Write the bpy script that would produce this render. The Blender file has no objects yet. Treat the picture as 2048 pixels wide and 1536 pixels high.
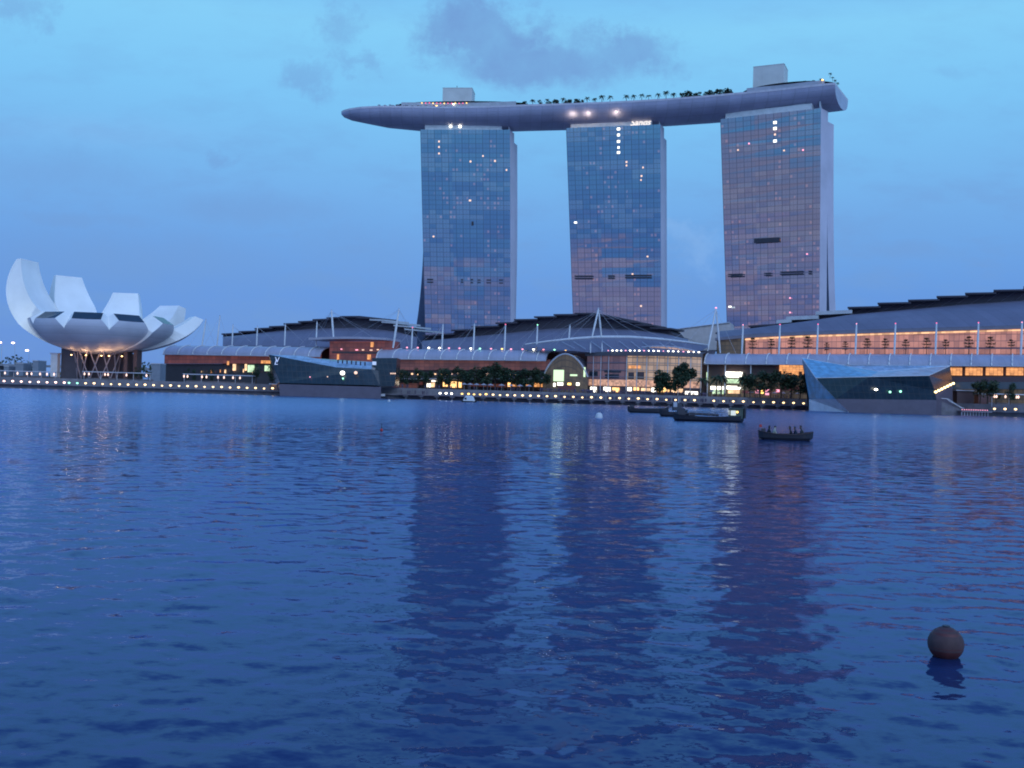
import bpy, bmesh, math, random
import numpy as np
from mathutils import Vector, Matrix

SC = bpy.context.scene
COL = SC.collection
RAD = math.radians
random.seed(7)

# ------------------------------------------------------------------ camera
CAM_H = 3.5
F = 2000.0                      # focal length in photo pixels (photo is 2048 wide)
PITCH = 0.0095
ROLL = RAD(1.6)
cam = bpy.data.cameras.new('camera')
cam.sensor_width = 36.0
cam.lens = 36.0 * F / 2048.0
cam.clip_start = 0.1
cam.clip_end = 20000
camo = bpy.data.objects.new('camera', cam)
COL.objects.link(camo)
R = (Matrix.Rotation(math.pi / 2 + PITCH, 3, 'X') @ Matrix.Rotation(ROLL, 3, 'Z'))
camo.matrix_world = Matrix.Translation((0, 0, CAM_H)) @ R.to_4x4()
SC.camera = camo
SC.view_settings.view_transform = 'Standard'
SC.view_settings.look = 'None'
SC.view_settings.exposure = 0.0
SC.view_settings.gamma = 1.0
SC.cycles.use_denoising = True
SC.cycles.filter_width = 1.9
SC.cycles.sample_clamp_indirect = 1.5
SC.cycles.max_bounces = 6

def P(x, y, d):
    """World point seen at photo pixel (x, y) at world Y = d."""
    v = R @ Vector(((x - 1024) / F, (768 - y) / F, -1.0))
    k = d / v.y
    return Vector((v.x * k, d, CAM_H + v.z * k))
def PZ(x, z, d):
    """World point in pixel column x (taken at horizon height) at world Y=d and height z."""
    p = P(x, 787 + (x - 1024) * 0.0279 - (z - CAM_H) * F / d, d)
    return Vector((p.x, d, z))

# ------------------------------------------------------------------ world (dusk sky with clouds)
SUN_AZ = Vector((0.42, -0.90, 0.0)).normalized()      # last soft light of the western sky, behind the camera
GLOW_AZ = Vector((-0.68, -0.73, 0.0)).normalized()    # the brightest sunset cloud
SUN_EL = RAD(36)
world = bpy.data.worlds.new('World')
SC.world = world
world.use_nodes = True
wt = world.node_tree
wt.nodes.clear()

class NG:
    """Tiny node-graph helper."""
    def __init__(s, tree): s.t = tree
    def n(s, typ, **kw):
        nd = s.t.nodes.new(typ)
        for k, v in kw.items(): setattr(nd, k, v)
        return nd
    def put(s, sock, v):
        if isinstance(v, bpy.types.NodeSocket): s.t.links.new(v, sock)
        elif v is not None: sock.default_value = v
    def m(s, op, a, b=None, c=None, clamp=False):
        nd = s.n('ShaderNodeMath', operation=op, use_clamp=clamp)
        s.put(nd.inputs[0], a)
        if b is not None: s.put(nd.inputs[1], b)
        if c is not None: s.put(nd.inputs[2], c)
        return nd.outputs[0]
    def vm(s, op, a, b=None):
        nd = s.n('ShaderNodeVectorMath', operation=op)
        s.put(nd.inputs[0], a)
        if b is not None: s.put(nd.inputs[1], b)
        return nd.outputs['Value'] if op in ('DOT_PRODUCT', 'LENGTH') else nd.outputs[0]
    def sep(s, v):
        nd = s.n('ShaderNodeSeparateXYZ'); s.put(nd.inputs[0], v); return nd.outputs
    def comb(s, x, y, z):
        nd = s.n('ShaderNodeCombineXYZ')
        for i, v in enumerate((x, y, z)): s.put(nd.inputs[i], v)
        return nd.outputs[0]
    def mix(s, f, a, b, blend='MIX'):
        nd = s.n('ShaderNodeMix', data_type='RGBA', blend_type=blend)
        s.put(nd.inputs[0], f); s.put(nd.inputs[6], a); s.put(nd.inputs[7], b)
        return nd.outputs[2]
    def ramp(s, f, stops, interp='LINEAR'):
        nd = s.n('ShaderNodeValToRGB'); cr = nd.color_ramp; cr.interpolation = interp
        while len(cr.elements) > len(stops): cr.elements.remove(cr.elements[-1])
        while len(cr.elements) < len(stops): cr.elements.new(0.5)
        for e, (p, c) in zip(cr.elements, stops):
            e.position = p; e.color = c if len(c) == 4 else (*c, 1)
        s.put(nd.inputs[0], f)
        return nd.outputs[0]
    def noise(s, v, scale, detail=4, rough=0.55, dim='3D', dist=0.0):
        nd = s.n('ShaderNodeTexNoise', noise_dimensions=dim)
        if v is not None: s.put(nd.inputs['Vector'], v)
        nd.inputs['Scale'].default_value = scale
        nd.inputs['Detail'].default_value = detail
        nd.inputs['Roughness'].default_value = rough
        nd.inputs['Distortion'].default_value = dist
        return nd.outputs[0]
    def smooth(s, v, a, b):
        nd = s.n('ShaderNodeMapRange', interpolation_type='SMOOTHSTEP')
        s.put(nd.inputs[0], v); nd.inputs[1].default_value = a; nd.inputs[2].default_value = b
        return nd.outputs[0]

g = NG(wt)
tc = g.n('ShaderNodeTexCoord')
D = tc.outputs['Generated']
dx, dy, dz = g.sep(D)
sky = g.ramp(g.m('MULTIPLY_ADD', dz, 1.1, 0.2, clamp=True), [
    (0.00, (0.055, 0.14, 0.42)),
    (0.20, (0.100, 0.240, 0.66)),
    (0.31, (0.112, 0.290, 0.71)),
    (0.406, (0.160, 0.405, 0.79)),
    (0.503, (0.195, 0.540, 0.89)),
    (0.574, (0.225, 0.600, 0.91)),
    (0.67, (0.150, 0.420, 0.85)),
    (0.80, (0.095, 0.280, 0.74)),
    (1.00, (0.065, 0.200, 0.62))])
# a little of the physical twilight sky on top
nish = g.n('ShaderNodeTexSky', sky_type='NISHITA', sun_disc=False)
nish.sun_elevation = SUN_EL
nish.sun_rotation = math.atan2(SUN_AZ.x, SUN_AZ.y)
sky = g.mix(1.0, sky, g.vm('MULTIPLY', nish.outputs[0], (0.006, 0.006, 0.006)), 'ADD')
# after-glow low in the west (behind the camera)
west = g.vm('DOT_PRODUCT', D, tuple(GLOW_AZ))
pw = g.vm('MULTIPLY', D, (3.0, 3.0, 26.0))
bands = g.smooth(g.noise(pw, 1.3, 5, 0.6), 0.36, 0.60)
high = g.m('MULTIPLY', g.smooth(west, 0.945, 1.0), g.m('MULTIPLY', g.smooth(dz, 0.27, 0.19), g.smooth(dz, 0.085, 0.14)))
low = g.m('MULTIPLY', g.smooth(west, 0.72, 0.90), g.m('MULTIPLY', g.smooth(dz, 0.13, 0.075), g.smooth(dz, -0.02, 0.03)))
sky = g.mix(g.m('MULTIPLY', high, g.m('MULTIPLY_ADD', bands, 0.45, 0.55)), sky, (0.60, 0.46, 0.55, 1))
sky = g.mix(g.m('MULTIPLY', low, g.m('MULTIPLY', bands, 0.68)), sky, (0.98, 0.58, 0.56, 1))
# cloud bank with its own shapes, in the eastern half
yy = g.m('MAXIMUM', dy, 0.05)
U = g.m('DIVIDE', dx, yy)
W = g.m('DIVIDE', dz, yy)
UW = g.comb(U, W, 0.0)
n1 = g.m('SUBTRACT', g.noise(g.vm('ADD', UW, (3.1, 1.7, 0)), 17.0, 8, 0.66), 0.5)
n2 = g.m('SUBTRACT', g.noise(g.vm('ADD', UW, (9.4, 5.2, 2.0)), 17.0, 8, 0.66), 0.5)
east = g.smooth(dy, 0.1, 0.3)
def blob(px, py, rx, ry, soft=0.9, wob=0.15):
    u0, w0 = (px - 1024) / F, (787 + (px - 1024) * .0279 - py) / F
    a = g.m('DIVIDE', g.m('ADD', g.m('SUBTRACT', U, u0), g.m('MULTIPLY', n1, wob)), rx / F)
    b = g.m('DIVIDE', g.m('ADD', g.m('SUBTRACT', W, w0), g.m('MULTIPLY', n2, wob * min(1, 1.6 * ry / rx))), ry / F)
    r = g.m('SQRT', g.m('ADD', g.m('MULTIPLY', a, a), g.m('MULTIPLY', b, b)))
    return g.smooth(r, 1.25, 1.25 - soft)
dark = None
for (px, py, rx, ry, soft, k) in [(950, 65, 150, 95, 0.75, 1.0), (1070, 130, 210, 50, 0.8, 1.0), (1215, 100, 120, 55, 0.95, .85),
                                  (650, 60, 60, 70, 1.1, .55), (600, 155, 90, 40, 1.1, .6), (700, 120, 60, 30, 1.1, .5), (20, 20, 60, 60, 1.1, .55),
                                  (110, 340, 200, 55, 1.2, .45), (450, 312, 60, 18, 1.1, .55), (480, 420, 260, 40, 1.2, .6), (250, 520, 420, 80, 1.2, .7), (150, 440, 160, 22, 1.1, .6), (620, 560, 200, 30, 1.15, .6),
                                  (720, 500, 200, 70, 1.25, .45), (1800, 500, 190, 22, 1.2, .6), (1750, 450, 240, 60, 1.25, .2),
                                  (1380, 575, 110, 40, 1.2, .5), (1900, 140, 90, 14, 1.25, .25)]:
    v = g.m('MULTIPLY', blob(px, py, rx, ry, soft), k)
    dark = v if dark is None else g.m('MAXIMUM', dark, v)
dark = g.m('MULTIPLY', dark, east)
fine = g.smooth(g.noise(g.vm('MULTIPLY', UW, (5.0, 13.0, 1.0)), 2.0, 8, 0.62), 0.42, 0.70)
fine = g.m('MULTIPLY', g.m('MULTIPLY', fine, east), g.m('MULTIPLY_ADD', g.smooth(dz, 0.30, 0.10), 0.48, 0.18))
dark = g.m('MULTIPLY', dark, g.m('MULTIPLY_ADD', g.noise(UW, 22.0, 5, 0.6), 0.9, 0.55))
dark = g.m('MAXIMUM', dark, fine)
sky = g.mix(g.m('MULTIPLY', dark, 0.80), sky, (0.170, 0.340, 0.675, 1))
lite = g.m('MULTIPLY', g.m('MAXIMUM', blob(1390, 500, 60, 45, 1.2), g.m('MULTIPLY', blob(180, 260, 300, 40, 1.25), .4)), east)
sky = g.mix(g.m('MULTIPLY', lite, 0.30), sky, (0.30, 0.52, 0.88, 1))
bg = g.n('ShaderNodeBackground')
g.put(bg.inputs[0], sky)
bg.inputs[1].default_value = 1.0
wo = g.n('ShaderNodeOutputWorld')
wt.links.new(bg.outputs[0], wo.inputs[0])

sun = bpy.data.lights.new('sun', 'SUN')
sun.energy = 1.25
sun.angle = RAD(60)
sun.color = (0.62, 0.76, 1.0)
suno = bpy.data.objects.new('sun', sun)
COL.objects.link(suno)
sd = Vector((SUN_AZ.x * math.cos(SUN_EL), SUN_AZ.y * math.cos(SUN_EL), math.sin(SUN_EL)))
suno.rotation_euler = sd.to_track_quat('Z', 'Y').to_euler()

# ------------------------------------------------------------------ materials
MATS = {}
def mat(name, col, rough=0.6, metal=0.0, var=0.12, scale=0.35, emit=None, estr=0.0, spec=0.5, bump=0.0, seams=None):
    if name in MATS: return MATS[name]
    m = bpy.data.materials.new(name); m.use_nodes = True
    t = m.node_tree; q = NG(t); b = t.nodes['Principled BSDF']
    oc = q.n('ShaderNodeTexCoord').outputs['Object']
    nz = q.noise(oc, scale, 5, 0.6)
    lo = tuple(c * (1 - var) for c in col); hi = tuple(min(1, c * (1 + var)) for c in col)
    cc = q.ramp(nz, [(0.3, lo), (0.7, hi)])
    if seams:
        ax = q.sep(oc); k = None
        for i_, sp_, wd_ in seams:
            l_ = q.m('LESS_THAN', q.m('FRACT', q.m('DIVIDE', ax[i_], sp_)), wd_); k = l_ if k is None else q.m('MAXIMUM', k, l_)
            wn = q.n('ShaderNodeTexWhiteNoise', noise_dimensions='1D'); q.put(wn.inputs['W'], q.m('FLOOR', q.m('DIVIDE', ax[i_], sp_)))
            cc = q.mix(q.m('MULTIPLY', wn.outputs[0], 0.10), cc, (0, 0, 0, 1))
        cc = q.mix(q.m('MULTIPLY', k, 0.15), cc, (0, 0, 0, 1))
    q.put(b.inputs['Base Color'], cc)
    b.inputs['Roughness'].default_value = rough
    b.inputs['Metallic'].default_value = metal
    b.inputs['Specular IOR Level'].default_value = spec
    if emit:
        b.inputs['Emission Color'].default_value = (*emit, 1)
        b.inputs['Emission Strength'].default_value = estr
    if bump:
        bn = q.n('ShaderNodeBump'); bn.inputs['Strength'].default_value = bump
        q.put(bn.inputs['Height'], q.noise(oc, scale * 6, 4)); q.put(b.inputs['Normal'], bn.outputs[0])
    MATS[name] = m
    return m
def lit_mat(name, col, strength, base=(0.2, 0.12, 0.08), cell=(0.6, 0.6), contrast=0.6, seed=0.0, lines=0.0):
    """A lit window or glazed wall: uneven interior light, cell by cell (UV in metres)."""
    if name in MATS: return MATS[name]
    m = bpy.data.materials.new(name); m.use_nodes = True
    t = m.node_tree; q = NG(t); b = t.nodes['Principled BSDF']
    uv = q.n('ShaderNodeUVMap').outputs[0]
    u, v, _ = q.sep(uv)
    cu = q.m('DIVIDE', u, cell[0]); cv = q.m('DIVIDE', v, cell[1])
    wn = q.n('ShaderNodeTexWhiteNoise', noise_dimensions='2D')
    q.put(wn.inputs['Vector'], q.comb(q.m('FLOOR', q.m('ADD', cu, seed)), q.m('FLOOR', cv), 0))
    soft = q.noise(q.comb(u, v, seed), 0.16, 4, 0.6)
    k = q.m('MULTIPLY_ADD', q.m('MULTIPLY_ADD', wn.outputs[0], 0.5, q.m('MULTIPLY', soft, 0.9)), contrast * 1.6, 1 - contrast * 1.1)
    if lines > 0:
        lu = q.m('LESS_THAN', q.m('FRACT', cu), lines); lv = q.m('LESS_THAN', q.m('FRACT', cv), lines * 1.4)
        k = q.m('MULTIPLY', k, q.m('MULTIPLY_ADD', q.m('MAXIMUM', lu, lv), -0.7, 1.0))
    b.inputs['Base Color'].default_value = (*base, 1)
    b.inputs['Roughness'].default_value = 0.25
    b.inputs['Emission Color'].default_value = (*col, 1)
    q.put(b.inputs['Emission Strength'], q.m('MULTIPLY', q.m('MAXIMUM', k, 0.02), strength))
    MATS[name] = m
    return m
def glow_mat(name, col, strength):
    if name in MATS: return MATS[name]
    m = bpy.data.materials.new(name); m.use_nodes = True
    b = m.node_tree.nodes['Principled BSDF']
    b.inputs['Base Color'].default_value = (*col, 1)
    b.inputs['Emission Color'].default_value = (*col, 1)
    b.inputs['Emission Strength'].default_value = strength
    MATS[name] = m
    return m

def tower_glass(name, seed, litk):
    m = bpy.data.materials.new(name); m.use_nodes = True
    t = m.node_tree; q = NG(t); t.nodes.remove(t.nodes['Principled BSDF']); out = t.nodes['Material Output']
    uv = q.n('ShaderNodeUVMap').outputs[0]
    u, v, _ = q.sep(uv)                      # u: structural bays 0..13, v: storeys 0..55
    fu, fv = q.m('FRACT', u), q.m('FRACT', v)
    def white(a, b, w):
        wn = q.n('ShaderNodeTexWhiteNoise', noise_dimensions='3D')
        q.put(wn.inputs['Vector'], q.comb(a, b, w)); return wn.outputs
    wb = white(q.m('FLOOR', u), q.m('FLOOR', v), seed)
    wl = white(q.m('FLOOR', q.m('MULTIPLY', u, .22)), q.m('FLOOR', q.m('MULTIPLY', v, 0.5)), seed + 5)
    wh = white(q.m('FLOOR', q.m('MULTIPLY', u, 2.0)), q.m('FLOOR', v), seed + 9)
    # every pane hangs a touch out of true, so each mirrors its own bit of sky
    gn = q.n('ShaderNodeNewGeometry').outputs['Normal']
    def cen(c, k): return q.vm('MULTIPLY', q.vm('SUBTRACT', c, (0.5, 0.5, 0.5)), (k, k, k))
    nn = q.vm('NORMALIZE', q.vm('ADD', gn, q.vm('ADD', cen(wb[1], 0.010), cen(wl[1], 0.026))))
    gl = q.n('ShaderNodeBsdfGlossy')
    gl.inputs['Roughness'].default_value = 0.06
    q.put(gl.inputs['Normal'], nn)
    q.put(gl.inputs['Color'], q.mix(wb[0], (0.225, 0.28, 0.365, 1), (0.245, 0.30, 0.385, 1)))
    df = q.n('ShaderNodeBsdfDiffuse')
    # room behind: dark, or a drawn curtain
    cur = q.m('MULTIPLY', q.m('GREATER_THAN', wl[0], 0.55), q.m('GREATER_THAN', wb[0], 0.25))
    q.put(df.inputs['Color'], q.mix(q.m('MULTIPLY', cur, .6), (0.020, 0.035, 0.060, 1), (0.13, 0.12, 0.11, 1)))
    ad = q.n('ShaderNodeAddShader')
    t.links.new(gl.outputs[0], ad.inputs[0]); t.links.new(df.outputs[0], ad.inputs[1])
    # lamps left on in some rooms
    reg = q.smooth(q.noise(q.comb(q.m('MULTIPLY', u, 0.35), q.m('MULTIPLY', v, 0.06), seed), 1.0, 2), 0.40, 0.68)
    on = q.m('LESS_THAN', wh[0], q.m('MULTIPLY', reg, litk))
    fw = q.m('FRACT', q.m('MULTIPLY', u, 2.0))
    inside = q.m('MULTIPLY', q.m('MULTIPLY', q.m('GREATER_THAN', fw, 0.2), q.m('LESS_THAN', fw, 0.8)), q.m('MULTIPLY', q.m('GREATER_THAN', fv, 0.3), q.m('LESS_THAN', fv, 0.8)))
    wv = q.sep(wh[1])[0]
    em = q.n('ShaderNodeEmission')
    em.inputs[0].default_value = (1.0, 0.44, 0.27, 1)
    q.put(em.inputs[1], q.m('MULTIPLY', q.m('MULTIPLY', on, inside), q.m('MULTIPLY_ADD', q.m('MULTIPLY', q.m('MULTIPLY', wv, wv), wv), 1.5, 0.10)))
    ad2 = q.n('ShaderNodeAddShader')
    t.links.new(ad.outputs[0], ad2.inputs[0]); t.links.new(em.outputs[0], ad2.inputs[1])
    # mullions and spandrels
    fr = q.m('MAXIMUM', q.m('MULTIPLY', q.m('LESS_THAN', fu, 0.09), .52), q.m('MULTIPLY', q.m('LESS_THAN', fv, 0.18), 0.30))
    fr = q.m('MAXIMUM', fr, q.m('MULTIPLY', q.m('LESS_THAN', fw, 0.10), 0.25))
    fd = q.n('ShaderNodeBsdfPrincipled'); fd.inputs['Base Color'].default_value = (0.03, 0.045, 0.075, 1); fd.inputs['Roughness'].default_value = 0.5
    mx = q.n('ShaderNodeMixShader')
    q.put(mx.inputs[0], fr)
    t.links.new(ad2.outputs[0], mx.inputs[1]); t.links.new(fd.outputs[0], mx.inputs[2])
    t.links.new(mx.outputs[0], out.inputs[0])
    return m

M_white = mat('white_paint', (0.72, 0.73, 0.74), 0.45)
M_steel = mat('pale_steel', (0.55, 0.56, 0.60), 0.35, 0.3)
M_end = mat('tower_end_panel', (0.56, 0.53, 0.62), 0.5, scale=0.05)
M_hull = mat('hull_panel', (0.42, 0.43, 0.56), 0.38, 0.0, scale=0.08, seams=[(0, 7.5, .07), (2, 3.1, .10)])
M_dark = mat('dark_metal', (0.035, 0.035, 0.05), 0.5)
M_truss = mat('dark_truss', (0.06, 0.055, 0.075), 0.7, scale=0.2)
M_roof = mat('roof_sheet', (0.18, 0.175, 0.235), 0.5, scale=0.06, seams=[(0, 4.2, .07)])
M_vault = mat('vault_sheet', (0.40, 0.40, 0.49), 0.35, scale=0.1, seams=[(0, 2.1, .06)])
M_lightpan = mat('pale_roof_panel', (0.52, 0.54, 0.56), 0.4)
M_brown = mat('brown_stone', (0.11, 0.065, 0.065), 0.6)
M_dkglass = mat('dark_glass', (0.02, 0.035, 0.045), 0.12, spec=0.6)
M_paving = mat('stone_paving', (0.20, 0.18, 0.19), 0.8)
M_conc = mat('concrete', (0.20, 0.19, 0.21), 0.8, var=.3)
M_plinth = mat('granite_plinth', (0.12, 0.105, 0.14), 0.45)
M_crystal = mat('crystal_glass', (0.02, 0.04, 0.05), 0.10, spec=1.0)
M_bluefacet = mat('bright_facet_glass', (0.10, 0.22, 0.30), 0.18, 0.55, spec=1.0)
M_leaf = mat('leaf_green', (0.020, 0.045, 0.020), 0.7, var=0.5, scale=0.8)
M_leaf2 = mat('leaf_olive', (0.035, 0.055, 0.022), 0.7, var=0.5, scale=0.8)
M_trunk = mat('bark', (0.07, 0.05, 0.04), 0.9)
M_boat = mat('boat_hull_dark', (0.018, 0.02, 0.03), 0.5)
M_wood = mat('boat_wood', (0.06, 0.04, 0.04), 0.6)
M_tarp = mat('white_tarpaulin', (0.62, 0.64, 0.66), 0.6)
M_skin = mat('skin', (0.30, 0.18, 0.13), 0.6)
M_hair = mat('hair', (0.01, 0.01, 0.012), 0.6)
M_buoy = mat('buoy_orange', (0.10, 0.028, 0.026), 0.55, var=0.35, scale=6.0)
M_buoytop = mat('buoy_grime', (0.074, 0.038, 0.040), 0.7, var=0.3, scale=5.0)
M_red = mat('red_paint', (0.45, 0.03, 0.03), 0.5)
M_skin_out = mat('petal_skin', (0.66, 0.68, 0.76), 0.55, scale=0.05, seams=[(2, 3.2, .07)])
M_petal_side = mat('petal_side_panel', (0.90, 0.90, 0.86), 0.35, scale=0.05)
G_lamp = glow_mat('lamp_warm', (1.0, 0.66, 0.30), 3.4)
G_lampw = glow_mat('lamp_white', (1.0, 0.93, 0.75), 6.0)
G_red = glow_mat('lamp_red', (1.0, 0.15, 0.30), 1.6)
G_pink = glow_mat('lamp_pink', (1.0, 0.35, 0.45), 1.7)
G_green = glow_mat('lamp_green', (0.35, 1.0, 0.6), 2.5)
G_gold = glow_mat('lamp_gold', (1.0, 0.60, 0.15), 3.0)
G_sign = glow_mat('sign_white', (1.0, 0.95, 0.80), 2.2)
G_win = glow_mat('window_peach', (1.0, 0.62, 0.42), 1.1)

# ------------------------------------------------------------------ mesh helpers
ORIGIN = {}
class MB:
    def __init__(s): s.v = []; s.f = []; s.uv = {}
    def add(s, vs, fs, uvs=None):
        o = len(s.v); s.v += [Vector(p) for p in vs]
        for i, f in enumerate(fs):
            if uvs: s.uv[len(s.f)] = uvs[i]
            s.f.append([k + o for k in f])
        return s
    def quad(s, a, b, c, d, uv=None): return s.add([a, b, c, d], [(0, 1, 2, 3)], [uv] if uv else None)
    def poly(s, pts): return s.add(pts, [tuple(range(len(pts)))])
    def box(s, c, sx, sy, sz, rz=0.0):
        c = Vector(c); m = Matrix.Rotation(rz, 3, 'Z'); vs = []
        for z in (-.5, .5):
            for x, y in ((-.5, -.5), (.5, -.5), (.5, .5), (-.5, .5)): vs.append(c + m @ Vector((x * sx, y * sy, z * sz)))
        return s.add(vs, [(3, 2, 1, 0), (4, 5, 6, 7), (0, 1, 5, 4), (1, 2, 6, 5), (2, 3, 7, 6), (3, 0, 4, 7)])
    def hexa(s, b, t):
        """b, t: four bottom and four top points, counter-clockwise from above."""
        return s.add(list(b) + list(t), [(3, 2, 1, 0), (4, 5, 6, 7), (0, 1, 5, 4), (1, 2, 6, 5), (2, 3, 7, 6), (3, 0, 4, 7)])
    def slab(s, a, b, depth, zlo, zhi, uvw=None):
        """Upright slab whose front runs from ground point a to b, going back by vector depth."""
        a, b, dp = Vector((a[0], a[1], 0)), Vector((b[0], b[1], 0)), Vector(depth)
        z0, z1 = Vector((0, 0, zlo)), Vector((0, 0, zhi))
        return s.hexa([a + z0, b + z0, b + dp + z0, a + dp + z0], [a + z1, b + z1, b + dp + z1, a + dp + z1])
    def tube(s, pts, rad, n=6, cap=True):
        pts = [Vector(p) for p in pts]
        rads = rad if isinstance(rad, (list, tuple)) else [rad] * len(pts)
        rings = []; vs = []
        for i, p in enumerate(pts):
            t = (pts[min(i + 1, len(pts) - 1)] - pts[max(i - 1, 0)]).normalized()
            a = t.cross(Vector((0.13, 0.21, 0.97)) if abs(t.z) < .9 else Vector((1, 0.1, 0))).normalized(); b = t.cross(a)
            for k in range(n):
                an = 2 * math.pi * k / n
                vs.append(p + (a * math.cos(an) + b * math.sin(an)) * rads[i])
        fs = []
        for i in range(len(pts) - 1):
            for k in range(n):
                k2 = (k + 1) % n
                fs.append((i * n + k, i * n + k2, (i + 1) * n + k2, (i + 1) * n + k))
        if cap:
            fs.append(tuple(range(n))[::-1]); fs.append(tuple((len(pts) - 1) * n + k for k in range(n)))
        return s.add(vs, fs)
    def ball(s, c, rx, ry=None, rz=None, nu=10, nv=7):
        ry = ry or rx; rz = rz or rx; c = Vector(c); vs = [c + Vector((0, 0, -rz))]
        for j in range(1, nv):
            th = math.pi * j / nv - math.pi / 2
            for i in range(nu):
                ph = 2 * math.pi * i / nu
                vs.append(c + Vector((rx * math.cos(th) * math.cos(ph), ry * math.cos(th) * math.sin(ph), rz * math.sin(th))))
        vs.append(c + Vector((0, 0, rz))); fs = []
        for i in range(nu): fs.append((0, 1 + (i + 1) % nu, 1 + i))
        for j in range(nv - 2):
            for i in range(nu):
                a = 1 + j * nu; fs.append((a + i, a + (i + 1) % nu, a + nu + (i + 1) % nu, a + nu + i))
        a = 1 + (nv - 2) * nu
        for i in range(nu): fs.append((a + i, a + (i + 1) % nu, len(vs) - 1))
        return s.add(vs, fs)
    def loft(s, rows, closed=False, uv=None):
        n = len(rows[0]); vs = [p for r in rows for p in r]; fs = []; uvs = []
        for i in range(len(rows) - 1):
            for k in range(n if closed else n - 1):
                k2 = (k + 1) % n
                fs.append((i * n + k, i * n + k2, (i + 1) * n + k2, (i + 1) * n + k))
                if uv: uvs.append([uv(i, k), uv(i, k + 1), uv(i + 1, k + 1), uv(i + 1, k)])
        return s.add(vs, fs, uvs if uv else None)
    def build(s, name, m, parent=None, smooth=False, origin=None):
        o0 = Vector(origin) if origin is not None else (ORIGIN[parent.name] if parent else Vector((0, 0, 0)))
        me = bpy.data.meshes.new(name)
        me.from_pydata([tuple(p - o0) for p in s.v], [], s.f)
        if s.uv:
            l = me.uv_layers.new(name='UVMap')
            for p in me.polygons:
                q = s.uv.get(p.index)
                if q:
                    for k, li in enumerate(p.loop_indices): l.data[li].uv = q[k]
        if smooth: me.polygons.foreach_set('use_smooth', [True] * len(me.polygons))
        me.materials.append(m)
        o = bpy.data.objects.new(name, me); COL.objects.link(o)
        if parent: o.parent = parent
        else: o.location = o0
        ORIGIN[o.name] = o0
        return o
def thing(name, label, cat, loc=(0, 0, 0), group=None, kind=None):
    o = bpy.data.objects.new(name, None); COL.objects.link(o)
    o.location = loc; o.empty_display_size = 0.5
    tag(o, label, cat, group, kind); ORIGIN[o.name] = Vector(loc)
    return o
def tag(o, label=None, cat=None, group=None, kind=None):
    if label: o['label'] = label
    if cat: o['category'] = cat
    if group: o['group'] = group
    if kind: o['kind'] = kind
    return o
def dup(root, loc, label=None, rz=None, scale=None, group=None):
    def cp(o, par):
        c = o.copy(); COL.objects.link(c)
        if par: c.parent = par
        for ch in KIDS.get(o.name, ()): cp(ch, c)
        return c
    r = cp(root, None); r.location = loc
    if rz is not None: r.rotation_euler = (0, 0, rz)
    if scale is not None: r.scale = scale if isinstance(scale, tuple) else (scale,) * 3
    if label: r['label'] = label
    if group: r['group'] = group
    return r
KIDS = {}
def learn(root):
    """Remember the children of a prototype for dup()."""
    for o in list(COL.objects):
        if o.parent is not None: 
            L = KIDS.setdefault(o.parent.name, [])
            if o not in L: L.append(o)
    return root
ORD = ['first', 'second', 'third', 'fourth', 'fifth', 'sixth', 'seventh', 'eighth', 'ninth', 'tenth', 'eleventh', 'twelfth', 'thirteenth', 'fourteenth',
       'fifteenth', 'sixteenth', 'seventeenth', 'eighteenth', 'nineteenth', 'twentieth', 'twenty-first', 'twenty-second', 'twenty-third', 'twenty-fourth',
       'twenty-fifth', 'twenty-sixth', 'twenty-seventh', 'twenty-eighth', 'twenty-ninth', 'thirtieth', 'thirty-first', 'thirty-second', 'thirty-third', 'thirty-fourth', 'thirty-fifth', 'thirty-sixth', 'thirty-seventh', 'thirty-eighth']
UP = Vector((0, 0, 1))
def lerp(a, b, t): return a + (b - a) * t
def interp(x, pts):
    if x <= pts[0][0]:
        (x0, y0), (x1, y1) = pts[0], pts[1]
    else:
        for (x0, y0), (x1, y1) in zip(pts, pts[1:]):
            if x <= x1: break
    return y0 + (y1 - y0) * (x - x0) / (x1 - x0)

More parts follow.
